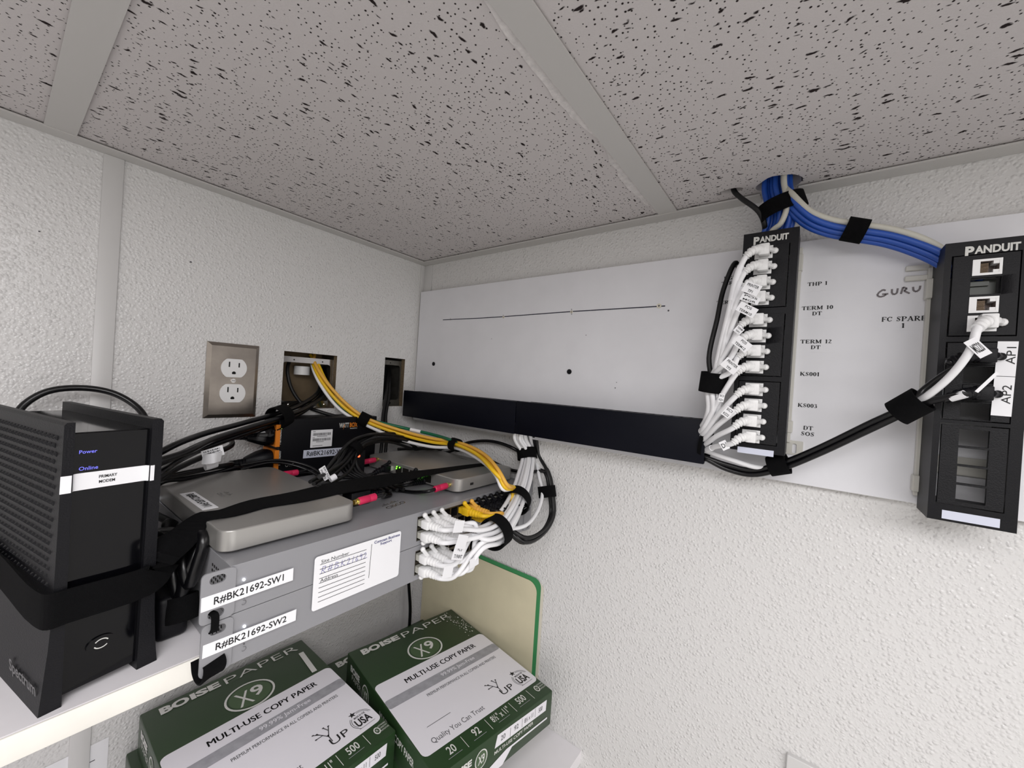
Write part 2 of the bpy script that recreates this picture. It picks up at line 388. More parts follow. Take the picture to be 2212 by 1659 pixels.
# serif capitals as thick and thin strokes on a 0..1 high grid: (x0, y0, x1, y1, width)
TK, TN = 0.21, 0.09
def _serif(x, y): return (x - 0.14, y, x + 0.14, y, TN)
SER = {
 'T': (0.8, [(0.4, 0, 0.4, 1, TK), (0.02, 0.97, 0.78, 0.97, TN), (0.03, 0.97, 0.03, 0.75, TN), (0.77, 0.97, 0.77, 0.75, TN), _serif(0.4, 0.03)]),
 'H': (0.95, [(0.2, 0, 0.2, 1, TK), (0.75, 0, 0.75, 1, TK), (0.2, 0.5, 0.75, 0.5, TN), _serif(0.2, 0.03), _serif(0.2, 0.97), _serif(0.75, 0.03), _serif(0.75, 0.97)]),
 'P': (0.78, [(0.2, 0, 0.2, 1, TK), (0.2, 0.97, 0.5, 0.97, TN), (0.5, 0.97, 0.65, 0.86, 0.1), (0.66, 0.9, 0.66, 0.6, TK), (0.65, 0.62, 0.5, 0.48, 0.1), (0.2, 0.48, 0.5, 0.48, TN), _serif(0.2, 0.03), _serif(0.12, 0.97)]),
 '1': (0.5, [(0.27, 0, 0.27, 1, TK), _serif(0.27, 0.03), (0.08, 0.85, 0.27, 0.97, TN)]),
 '0': (0.62, [(0.12, 0.2, 0.12, 0.8, TK), (0.5, 0.2, 0.5, 0.8, TK), (0.12, 0.8, 0.31, 0.98, TN * 1.4), (0.31, 0.98, 0.5, 0.8, TN * 1.4), (0.12, 0.2, 0.31, 0.02, TN * 1.4), (0.31, 0.02, 0.5, 0.2, TN * 1.4)]),
 'E': (0.8, [(0.2, 0, 0.2, 1, TK), (0.08, 0.97, 0.7, 0.97, TN), (0.08, 0.03, 0.72, 0.03, TN), (0.2, 0.5, 0.52, 0.5, TN), (0.7, 0.97, 0.7, 0.76, TN), (0.72, 0.03, 0.72, 0.26, TN), (0.52, 0.62, 0.52, 0.38, TN)]),
 'F': (0.75, [(0.2, 0, 0.2, 1, TK), (0.08, 0.97, 0.7, 0.97, TN), (0.2, 0.5, 0.52, 0.5, TN), (0.7, 0.97, 0.7, 0.76, TN), (0.52, 0.62, 0.52, 0.38, TN), _serif(0.2, 0.03)]),
 'R': (0.88, [(0.2, 0, 0.2, 1, TK), (0.2, 0.97, 0.5, 0.97, TN), (0.5, 0.97, 0.65, 0.86, 0.1), (0.66, 0.9, 0.66, 0.62, TK), (0.65, 0.64, 0.5, 0.5, 0.1), (0.2, 0.5, 0.5, 0.5, TN), (0.42, 0.5, 0.78, 0.0, TK * 0.85), _serif(0.2, 0.03), _serif(0.12, 0.97), (0.7, 0.03, 0.9, 0.03, TN)]),
 'M': (1.12, [(0.16, 0, 0.16, 1, TN * 1.3), (0.9, 0, 0.9, 1, TK), (0.16, 1, 0.5, 0.12, TK), (0.5, 0.05, 0.86, 1, TN), _serif(0.16, 0.03), _serif(0.9, 0.03), _serif(0.12, 0.97), _serif(0.94, 0.97)]),
 'D': (0.9, [(0.2, 0, 0.2, 1, TK), (0.08, 0.97, 0.5, 0.97, TN), (0.08, 0.03, 0.5, 0.03, TN), (0.5, 0.97, 0.72, 0.76, 0.1), (0.5, 0.03, 0.72, 0.24, 0.1), (0.74, 0.2, 0.74, 0.8, TK)]),
 '2': (0.6, [(0.1, 0.76, 0.18, 0.92, 0.1), (0.18, 0.95, 0.4, 0.95, 0.1), (0.42, 0.92, 0.44, 0.68, TK), (0.44, 0.66, 0.08, 0.08, 0.1), (0.06, 0.07, 0.54, 0.07, 0.13)]),
 'K': (0.95, [(0.2, 0, 0.2, 1, TK), (0.24, 0.42, 0.76, 0.98, TN), (0.38, 0.58, 0.8, 0.0, TK), _serif(0.2, 0.03), _serif(0.2, 0.97), _serif(0.76, 0.97), _serif(0.82, 0.03)]),
 'S': (0.66, [(0.54, 0.78, 0.54, 0.97, TN), (0.5, 0.88, 0.32, 0.97, TN), (0.32, 0.97, 0.12, 0.8, 0.1), (0.12, 0.8, 0.2, 0.6, 0.12), (0.16, 0.64, 0.5, 0.38, TK), (0.52, 0.4, 0.5, 0.16, 0.12), (0.5, 0.14, 0.3, 0.03, TN), (0.3, 0.03, 0.1, 0.16, TN), (0.08, 0.03, 0.08, 0.26, TN)]),
 '3': (0.6, [(0.1, 0.82, 0.2, 0.95, 0.1), (0.2, 0.96, 0.4, 0.94, 0.1), (0.42, 0.94, 0.4, 0.58, 0.14), (0.4, 0.58, 0.22, 0.52, TN), (0.24, 0.52, 0.46, 0.42, 0.1), (0.47, 0.44, 0.44, 0.1, TK), (0.44, 0.08, 0.22, 0.03, 0.1), (0.22, 0.03, 0.08, 0.12, 0.13)]),
 'O': (0.9, [(0.14, 0.24, 0.14, 0.76, TK), (0.76, 0.24, 0.76, 0.76, TK), (0.14, 0.76, 0.45, 0.98, TN * 1.4), (0.45, 0.98, 0.76, 0.76, TN * 1.4), (0.14, 0.24, 0.45, 0.02, TN * 1.4), (0.45, 0.02, 0.76, 0.24, TN * 1.4)]),
 'C': (0.85, [(0.14, 0.24, 0.14, 0.76, TK), (0.14, 0.76, 0.45, 0.98, TN * 1.4), (0.45, 0.98, 0.7, 0.82, TN), (0.73, 0.7, 0.73, 0.98, TN), (0.14, 0.24, 0.45, 0.02, TN * 1.4), (0.45, 0.02, 0.74, 0.22, TN)]),
 'A': (0.9, [(0.12, 0.0, 0.44, 1.0, TN), (0.44, 1.0, 0.76, 0.0, TK), (0.24, 0.34, 0.62, 0.34, TN), _serif(0.12, 0.03), _serif(0.78, 0.03)]),
 'G': (0.92, [(0.14, 0.24, 0.14, 0.76, TK), (0.14, 0.76, 0.45, 0.98, TN * 1.4), (0.45, 0.98, 0.7, 0.82, TN), (0.73, 0.7, 0.73, 0.98, TN), (0.14, 0.24, 0.45, 0.02, TN * 1.4), (0.45, 0.02, 0.72, 0.14, TN), (0.72, 0.0, 0.72, 0.42, TK), (0.6, 0.42, 0.84, 0.42, TN)]),
 ' ': (0.42, []),
}
def serif(bm, s, cx, cy, w, h, M, mi=1):
    tot = sum(SER[c][0] + 0.06 for c in s) - 0.06
    sx = w / tot; x = cx - w / 2
    for c in s:
        wd, st = SER[c]
        for x0, y0, x1, y1, t in st:
            line(bm, (x + x0 * sx, cy - h / 2 + y0 * h), (x + x1 * sx, cy - h / 2 + y1 * h), t * (sx if abs(y1 - y0) > abs(x1 - x0) * 0.6 else h), M, mi)
        x += (wd + 0.06) * sx

def quad(pts, ax, v):          # four sight points (TL, TR, BR, BL) on a plane -> frame centred on the patch, half sizes
    P = [U(p[0], p[1], ax, v) for p in pts]
    c = (P[0] + P[1] + P[2] + P[3]) / 4
    u = ((P[1] - P[0]) + (P[2] - P[3])) / 2; w = ((P[0] - P[3]) + (P[1] - P[2])) / 2
    M = frame(c, u, w)
    return M, u.length / 2, w.length / 2

def plaque(bm, M, hw, hh, lines=(), t=0.0004, mi=0, ink=1, r=0.0, off=0.01, hsc=0.62, wsc=0.8):
    pts = rr(-hw, hw, -hh, hh, r) if r else [(hw, hh), (-hw, hh), (-hw, -hh), (hw, -hh)]
    prism(bm, pts, 0, t, M, mi)
    n = len(lines)
    for i, s in enumerate(lines):
        ch = 2 * hh / n
        text(bm, s, 0, hh - ch * (i + 0.5), 2 * hw * wsc * (len(s) / max(len(q) for q in lines)), ch * hsc, M, ink, off, t + 0.0002)

def band(bm, c, axis, ra, rb, up, w, t, mi=0, tail=0.0, seg=28):   # a hook and loop band round a bundle
    ax = V(axis).normalized(); a = V(up); a = (a - ax * a.dot(ax)).normalized(); b = ax.cross(a)
    rows = []
    for k in range(seg):
        an = 2 * math.pi * k / seg
        wob = 1 + 0.03 * math.sin(3 * an + c[0] * 90)
        d = a * math.cos(an) * ra * wob + b * math.sin(an) * rb * wob
        di = a * math.cos(an) * (ra * wob - t) + b * math.sin(an) * (rb * wob - t)
        rows.append([bm.verts.new(V(c) + d - ax * w / 2), bm.verts.new(V(c) + d + ax * w / 2), bm.verts.new(V(c) + di + ax * w / 2), bm.verts.new(V(c) + di - ax * w / 2)])
    for i in range(seg):
        p, q = rows[i], rows[(i + 1) % seg]
        for k in range(4):
            bm.faces.new((p[k], p[(k + 1) % 4], q[(k + 1) % 4], q[k])).material_index = mi
    if tail:
        pts, wd = [], []
        for k in range(10):
            an = -0.4 - 1.5 * k / 9; g = 1.0 + t / ra + tail * max(0, k - 6) / 3
            pts.append(V(c) + a * math.cos(an) * ra * g + b * math.sin(an) * rb * g); wd.append(ax)
        ribbon(bm, pts, wd, w * 0.96, t, mi)

HEX = sorted([(i + 0.5 * (j % 2), j * 0.866) for i in range(-5, 6) for j in range(-5, 6)], key=lambda p: math.hypot(*p) + 0.001 * math.atan2(p[1], p[0]))
def bundle(ctrl, off, sp):     # shift control points sideways by an offset, with one spread per control point
    P = [V(p) for p in ctrl]; fr = frames(P)
    return [p + (n * off[0] + b * off[1]) * s for p, (t, n, b), s in zip(P, fr, sp)]
# ------------------------------------------------------------------ the room
XL, YN = -1.6, -2.4
H1 = (0.301, 0.396, -0.0715, 0.0285)      # cut-outs in the left wall (x0, x1, z0, z1)
H2 = (0.502, 0.5535, -0.069, 0.0355)
bm = B(); slab(bm, XL, WB + 0.05, -ZC, CEIL + 0.1, 0.012, [H1, H2], FA((0, WA, 0)), 0, 1); wl_ = obj('wall_left', bm, [FRP, GYP], kind='structure', at=(0, WA, 0))
for px, py, r in ((412, 566, 0.0014), (672, 706, 0.0011), (85, 500, 0.0010), (613, 636, 0.0006)):
    p = U(px, py, 1, WA); bm = B(); prism(bm, circ(p.x, p.z, r, 9, r * 0.8), 0, 0.0004, FA((0, WA, 0))); obj('nail_hole', bm, INKG, wl_)
bm = B(); box(bm, WB, WB + 0.05, YN, WA + 0.012, -ZC, CEIL + 0.1); obj('wall_right', bm, FRP, kind='structure', at=(WB, 0, 0))
bm = B(); box(bm, XL - 0.05, XL, YN, WA, -ZC, CEIL + 0.1); obj('wall_side', bm, PAINT, kind='structure')
bm = B(); box(bm, XL, WB, YN - 0.05, YN, -ZC, CEIL + 0.1); obj('wall_back', bm, PAINT, kind='structure')
bm = B(); box(bm, XL, WB, YN, WA, -ZC - 0.05, -ZC); obj('floor', bm, FLOORM, kind='structure')

CRUMB = mat('crumbled tile edge', (226, 222, 220), 0.95, noise=0.12, nscale=160, bump=0.6, bscale=500)
CB = (0.5585, 0.0415); CK = (0.551, 0.091)
hole_blue = [(CB[0] + 0.0215 * math.cos(a) * (1 + 0.06 * math.sin(5 * a)), CB[1] + 0.0225 * math.sin(a) * (1 + 0.05 * math.cos(4 * a))) for a in [2 * math.pi * k / 28 for k in range(28)]]
hole_blk = [(CK[0] + 0.0065 * math.cos(a), CK[1] + 0.0135 * math.sin(a)) for a in [2 * math.pi * k / 20 for k in range(20)]]
TB = 0.0125
XB, YB = 0.0385, 0.173         # grid bar centre lines
bm = B()
zc = CEIL + 0.003
for y0, y1, mi in ((YB, WA, 0), (YN, YB, 1)):
    for x0, x1 in ((XL, XB - 0.61), (XB - 0.61, XB), (XB, WB)):
        if y1 == YB and x1 == WB:
            prism(bm, [(x0, YB - 0.61), (x1, YB - 0.61), (x1, y1), (x0, y1)], zc, zc + 0.015, I4, mi, holes=[hole_blue[::-1], hole_blk[::-1]])
            box(bm, x0, x1, y0, YB - 0.61, zc, zc + 0.015, mi)
        else:
            box(bm, x0, x1, y0, y1, zc, zc + 0.015, mi)
rnd = random.Random(2)
up = [(XB + TB + k * 0.011, YB + TB + 0.0075 + 0.0035 * math.sin(k * 0.37) + rnd.uniform(-0.0022, 0.0022)) for k in range(48)]
prism(bm, [(XB + TB, YB)] + up + [(up[-1][0], YB)], zc - 0.0009, zc, I4, 2)      # crumbled edge of the cut tile
obj('ceiling', bm, [TILE_A, TILE_B, CRUMB], kind='structure', at=(0, 0, CEIL))
bm = B(); box(bm, XL, WB, YN, WA, CEIL + 0.06, CEIL + 0.09); obj('ceiling', bm, DARK, kind='structure')
n = 0
def trim(bm, m=TBAR):
    global n
    n += 1
    return obj('trim_%d' % n, bm, m, kind='structure')
bm = B(); box(bm, XB - TB, XB + TB, YN, WA - 0.022, CEIL, CEIL + 0.0015); box(bm, XB - 0.001, XB + 0.001, YN, WA - 0.02, CEIL + 0.0015, CEIL + 0.03); trim(bm)
bm = B(); box(bm, XL, WB - 0.022, YB - TB, YB + TB, CEIL, CEIL + 0.0015); box(bm, XL, WB - 0.022, YB - 0.001, YB + 0.001, CEIL + 0.0015, CEIL + 0.03); trim(bm)
bm = B(); box(bm, XL, WB, WA - 0.022, WA - 0.0005, CEIL - 0.001, CEIL + 0.0012); box(bm, XL, WB, WA - 0.0015, WA - 0.0005, CEIL, CEIL + 0.024); trim(bm)
bm = B()
for y0, y1 in ((YN, CB[1] - 0.019), (CB[1] + 0.02, WA - 0.022)):
    box(bm, WB - 0.022, WB - 0.0005, y0, y1, CEIL - 0.001, CEIL + 0.0012); box(bm, WB - 0.0015, WB - 0.0005, y0, y1, CEIL, CEIL + 0.024)
trim(bm)
bm = B(); box(bm, 0.0755, 0.0945, WA - 0.003, WA, -ZC, CEIL - 0.001, bev=0.001); trim(bm, TRIM)
bm = B(); box(bm, WB - 0.0025, WB, WA - 0.027, WA, -ZC, CEIL - 0.001, bev=0.001); box(bm, WB - 0.012, WB, WA - 0.0025, WA, -ZC, CEIL - 0.001, bev=0.001); trim(bm, TRIM)
bm = B(); box(bm, XB - 0.61 - TB, XB - 0.61 + TB, YN, WA - 0.022, CEIL, CEIL + 0.0015); trim(bm)
bm = B(); box(bm, XL, WB - 0.022, YB - 0.61 - TB, YB - 0.61 + TB, CEIL, CEIL + 0.0015); trim(bm)
# ------------------------------------------------------------------ ceiling lamp and two added fill lights
def area(loc, sx, sy, power, rot=(0, 0, 0), col=(1, 0.985, 0.97)):
    l = bpy.data.lights.new('ceiling_or_fill_lamp', 'AREA'); l.shape = 'RECTANGLE'; l.size = sx; l.size_y = sy; l.energy = power; l.color = col
    o = bpy.data.objects.new('ceiling_or_fill_lamp', l); COL.objects.link(o); o.location = loc; o.rotation_euler = rot
    return o
area((-0.27, -0.46, CEIL - 0.004), 0.56, 1.15, 14.5, col=(1, 0.985, 0.99))
area((-0.5, YN + 0.02, -0.95), 1.9, 2.0, 13.5, rot=(math.pi / 2, 0, 0), col=(1, 0.985, 0.975))        # invented fill light on the unseen back wall, no doorway there
area((XL + 0.02, -0.7, -0.95), 1.8, 2.0, 3.6, rot=(math.pi / 2, 0, -math.pi / 2), col=(1, 0.985, 0.975))  # weaker fill added on the unseen side wall, no fixture there
W = bpy.data.worlds.new('World'); SC.world = W; W.use_nodes = True
W.node_tree.nodes['Background'].inputs['Color'].default_value = (0.5, 0.5, 0.5, 1); W.node_tree.nodes['Background'].inputs['Strength'].default_value = 0.0

# ------------------------------------------------------------------ duplex outlet and the two cut-outs
t = thing('wall_outlet', 'stainless steel plate with a white duplex outlet on the left wall', 'outlet', (0.227, WA, -0.0255))
M = FA((0.227, WA, -0.0255))
hw, hh = 0.0348, 0.0575
def recept(cy):                # outline of a receptacle face
    out = []
    for k in range(40):
        a = 2 * math.pi * k / 40
        x, y = 0.0172 * math.cos(a), 0.0172 * math.sin(a)
        out.append((x, cy + max(-0.0142, min(0.0142, y))))
    return out
bm = B()
lo = [bm.verts.new(M @ V(p)) for p in ((-hw, -hh, 0.0005), (hw, -hh, 0.0005), (hw, hh, 0.0005), (-hw, hh, 0.0005))]
mi_ = [bm.verts.new(M @ V(p)) for p in ((-hw, -hh, 0.002), (hw, -hh, 0.002), (hw, hh, 0.002), (-hw, hh, 0.002))]
g = 0.0052
hi = [bm.verts.new(M @ V(p)) for p in ((-hw + g, -hh + g, 0.0055), (hw - g, -hh + g, 0.0055), (hw - g, hh - g, 0.0055), (-hw + g, hh - g, 0.0055))]
for a, b in ((lo, mi_), (mi_, hi)):
    for i in range(4): bm.faces.new((a[i], a[(i + 1) % 4], b[(i + 1) % 4], b[i]))
bm.faces.new(hi); bm.faces.new(lo[::-1])
obj('cover_plate', bm, STEEL, t, ang=5)
for cy in (0.0195, -0.0195):
    bm = B()
    hs = [[(-0.0075, cy + 0.0095), (-0.0075, cy + 0.0015), (-0.0055, cy + 0.0015), (-0.0055, cy + 0.0095)], [(0.0055, cy + 0.0085), (0.0055, cy + 0.0015), (0.0075, cy + 0.0015), (0.0075, cy + 0.0085)],
          [(0.0028 * math.cos(a), cy - 0.0078 + max(-0.0016, 0.0028 * math.sin(a))) for a in [-2 * math.pi * k / 16 for k in range(16)]]]
    prism(bm, recept(cy), 0.0052, 0.0072, M, 0, holes=hs)
    prism(bm, [(-0.013, cy - 0.012), (0.013, cy - 0.012), (0.013, cy + 0.012), (-0.013, cy + 0.012)], 0.0056, 0.0058, M, 1)
    obj('receptacle', bm, [WPL, DARK], t)
bm = B(); prism(bm, circ(0, 0, 0.0032, 16), 0.005, 0.0068, M); prism(bm, [(-0.0028, -0.0004), (0.0028, -0.0004), (0.0028, 0.0004), (-0.0028, 0.0004)], 0.0068, 0.0069, M, 1)
obj('plate_screw', bm, [CHROME, INKG], t)

def jbox(h, label, two):
    x0, x1, z0, z1 = h; cx = (x0 + x1) / 2
    t = thing('junction_box', label, 'electrical box', (cx, WA + 0.035, z0 - 0.006))
    bm = B(); yb = WA + 0.062
    m = 0.004
    for a in ((x0 - m, x0 - m + 0.0015, WA + 0.013, yb, z0 - m, z1 + m), (x1 + m - 0.0015, x1 + m, WA + 0.013, yb, z0 - m, z1 + m), (x0 - m, x1 + m, WA + 0.013, yb, z0 - m, z0 - m + 0.0015), (x0 - m, x1 + m, WA + 0.013, yb, z1 + m - 0.0015, z1 + m)):
        box(bm, *a)
    box(bm, x0 - m, x1 + m, yb, yb + 0.002, z0 - m, z1 + m, 1)
    obj('enclosure', bm, [ZINC, TANM if two else DARK], t)
    bm = B(); w = 0.006 if two else 0.003
    top = z1 - (0.012 if two else 0.009)
    hole = rr(x0 + w - 0.002, x1 - w + 0.001, z0 + 0.013, top - 0.006, 0.006)
    Mb = FA((0, WA + 0.0145, 0))
    prism(bm, [(x0 - 0.003, z0 - 0.003), (x1 + 0.003, z0 - 0.003), (x1 + 0.003, top + 0.004), (x0 - 0.003, top + 0.004)], 0, 0.0015, Mb, 0, holes=[hole[::-1]])
    for f in ((0.24, 0.78) if two else (0.45,)):
        prism(bm, circ(x0 + (x1 - x0) * f, top - 0.0015, 0.0013, 10), 0.0015, 0.0017, Mb, 1)
    obj('plaster_ring', bm, [CHROME if two else ZINC, DARK], t)
    if two:
        bm = B(); cyl(bm, (x0 + 0.052, WA + 0.045, z1 - 0.040), (x0 + 0.052, WA + 0.045, z1 - 0.024), 0.0135, 20); obj('bushing', bm, WPL, t)
    for f in ((0.2, 0.88) if two else (0.5,)):
        bm = B(); prism(bm, circ(x0 + (x1 - x0) * f, z0 + 0.006, 0.0025, 10), 0.0015, 0.0035, Mb); obj('box_screw', bm, CHROME, t)
jbox(H1, 'open square wall cut-out with a metal box and a bundle of cables coming out', True)
jbox(H2, 'narrow open wall cut-out with a metal box near the corner', False)

# ------------------------------------------------------------------ white backboard on the right wall
XP = WB - 0.012
bd = thing('backboard', 'long white mounting board screwed along the right wall below the ceiling', 'board', (WB, 0.1, -0.099))
bm = B(); slab(bm, -0.713, 0.62, -0.099, 0.1905, 0.012, [], FB((XP, 0, 0)), 0, 1)
for f in bm.faces:
    if abs(f.calc_center_median().x - XP) > 1e-5: f.material_index = 1
obj('panel', bm, [BOARD, BOARDEDGE], bd)
M = FB((XP, 0, 0))
def uv(px, py, x=None):
    p = U(px, py, 0, XP if x is None else x); return (-p.y, p.z)
bm = B()
ln = [uv(*p) for p in ((957, 691), (1043, 687), (1088, 684), (1235, 673), (1437, 661))]
for a, b in zip(ln, ln[1:]): line(bm, a, b, 0.0016, M, 0, 0.0003)
line(bm, uv(1235, 667), uv(1235, 680), 0.0008, M, 0, 0.0003); line(bm, uv(1087, 680), uv(1088, 688), 0.0008, M, 0, 0.0003); line(bm, uv(973, 687), uv(974, 692), 0.0006, M, 0, 0.0003)
obj('pencil_line', bm, PENC, bd)
for px, py, r in ((1088, 685, 0.0022), (1235, 674, 0.0024), (1424, 661, 0.0034)):
    u, v = uv(px, py)
    bm = B(); prism(bm, circ(u, v, r, 10), 0, 0.0012, M); prism(bm, circ(u, v, r * 0.4, 8), 0.0012, 0.0014, M, 1); obj('wall_anchor', bm, [CREAM, INKG], bd)
for px, py, r in ((937, 786, 0.0042), (1230, 803, 0.0042)):
    u, v = uv(px, py)
    bm = B(); prism(bm, circ(u, v, r, 16), 0, 0.0012, M); prism(bm, circ(u, v, r * 0.5, 8), 0.0012, 0.0016, M); obj('screw_head', bm, BLK, bd)
for px, py, r in ((1444, 671, 0.0013), (1266, 724, 0.0007), (1329, 838, 0.0009), (1062, 732, 0.0006), (1332, 826, 0.0006)):
    u, v = uv(px, py); bm = B(); prism(bm, circ(u, v, r, 8), 0, 0.0003, M); obj('pin_hole', bm, INKG, bd)
def stick(px, py, w, h, lines, tw, th, gap):
    u, v = uv(px, py); bm = B()
    prism(bm, [(u - w / 2, v - h / 2), (u + w / 2, v - h / 2), (u + w / 2, v + h / 2), (u - w / 2, v + h / 2)], 0, 0.0002, M, 0)
    Ml = FB((XP - 0.0003, 0, 0))
    for i, (s, k) in enumerate(zip(lines, tw)):
        serif(bm, s, u, v + gap * ((len(lines) - 1) / 2 - i), k, th, Ml)
    return obj('paper_label', bm, [BOARD, INK], bd)
stick(1766, 613, 0.040, 0.017, ['THP 1'], [0.0185], 0.0042, 0)
stick(1765, 671, 0.040, 0.019, ['TERM 10', 'DT'], [0.029, 0.009], 0.0042, 0.0067)
stick(1762, 744, 0.040, 0.019, ['TERM 12', 'DT'], [0.029, 0.009], 0.0042, 0.0067)
stick(1749, 808, 0.040, 0.017, ['KS001'], [0.0185], 0.0044, 0)
stick(1744, 876, 0.040, 0.017, ['KS003'], [0.0185], 0.0044, 0)
stick(1745, 931, 0.040, 0.019, ['DT', 'SOS'], [0.0092, 0.0126], 0.0046, 0.0069)
stick(1951, 696, 0.0385, 0.0172, ['FC SPARE', '1'], [0.0345, 0.003], 0.0049, 0.0072)
stick(1577, 606, 0.036, 0.018, ['MGR', 'TERM'], [0.0145, 0.0195], 0.0044, 0.0068)
stick(1572, 653, 0.036, 0.017, ['TERM 1'], [0.026], 0.0044, 0)
stick(1580, 773, 0.036, 0.017, ['THP 3'], [0.0185], 0.0044, 0)
u, v = uv(1940, 630)
bm = B()
strokes(bm, [[(0.75, 0.85), (0.5, 1), (0.15, 0.65), (0.0, 0.25), (0.3, 0.0), (0.7, 0.15), (0.8, 0.35)], [(0.45, 0.38), (1.0, 0.38)],
             [(1.3, 1.0), (1.3, 0.45), (1.5, 0.22), (1.75, 0.4), (1.8, 1.05)], [(2.1, 0.25), (2.25, 1.15), (2.6, 0.95), (2.35, 0.65), (2.85, 0.25)], [(3.1, 1.1), (3.15, 0.6), (3.4, 0.42), (3.65, 0.7), (3.7, 1.2)]], u, v, 0.033, 0.0095, M, 0, 0.0017, 0.0003)
obj('handwriting', bm, GURM, bd)

# ------------------------------------------------------------------ black slotted duct in two lengths
XD = 0.5365
DUCTM = mat('navy black duct plastic', (8, 10, 21), 0.5, spec=0.15)
def duct(y0, y1, z0, z1, label, skew=0.0):
    t = thing('cable_duct', label, 'cable duct', (XP, (y0 + y1) / 2, z0))
    bm = B()
    box(bm, XP - 0.002, XP, y0, y1, z0 + 0.001, z1 - 0.001)
    k = int((y1 - y0) / 0.0125)
    for i in range(k):         # side fingers above and below
        a = y0 + (y1 - y0) * i / k
        for za, zb in ((z1 - 0.003, z1 - 0.001), (z0 + 0.001, z0 + 0.003)):
            box(bm, XD + 0.003, XP, a + 0.001, a + (y1 - y0) / k - 0.0035, za, zb)
    obj('duct_base', bm, DUCTM, t)
    bm = B()
    box(bm, XD, XD + 0.0022, y0 - 0.0005, y1 + 0.0005, z0, z1, bev=0.0006)
    box(bm, XD + 0.0022, XD + 0.009, y0, y1, z1 - 0.0016, z1, 0)
    box(bm, XD + 0.0022, XD + 0.009, y0, y1, z0, z0 + 0.0016, 0)
    obj('duct_cover', bm, DUCTM, t)
yj = U(1113, 905, 0, XD).y
duct(yj + 0.0011, 0.694, -0.0875, -0.0325, 'shorter black cable duct running into the corner of the walls')
duct(0.0995, yj - 0.0011, -0.0870, -0.0318, 'longer black cable duct ending beside the left patch panel')
# ------------------------------------------------------------------ shelves
ZS = -0.2605                   # top of the equipment shelf
YS = 0.419
sh = thing('wall_shelf', 'white melamine shelf carrying the modem and the switches', 'shelf', (-0.2, WA, ZS - 0.019))
bm = B(); box(bm, XL + 0.1, WB - 0.002, YS + 0.001, WA - 0.003, ZS - 0.019, ZS); obj('board', bm, MELA, sh)
bm = B(); box(bm, XL + 0.1, WB - 0.002, YS - 0.0015, YS + 0.0005, ZS - 0.0195, ZS - 0.0003, bev=0.0007); obj('edge_band', bm, BAND, sh)
ZL = -0.585
ls = thing('lower_shelf', 'lower white shelf under the reams of paper', 'shelf', (0.2, WA, ZL - 0.02))
bm = B(); box(bm, -0.35, WB - 0.0002, 0.26, WA - 0.003, ZL - 0.02, ZL); obj('board', bm, MELA, ls)

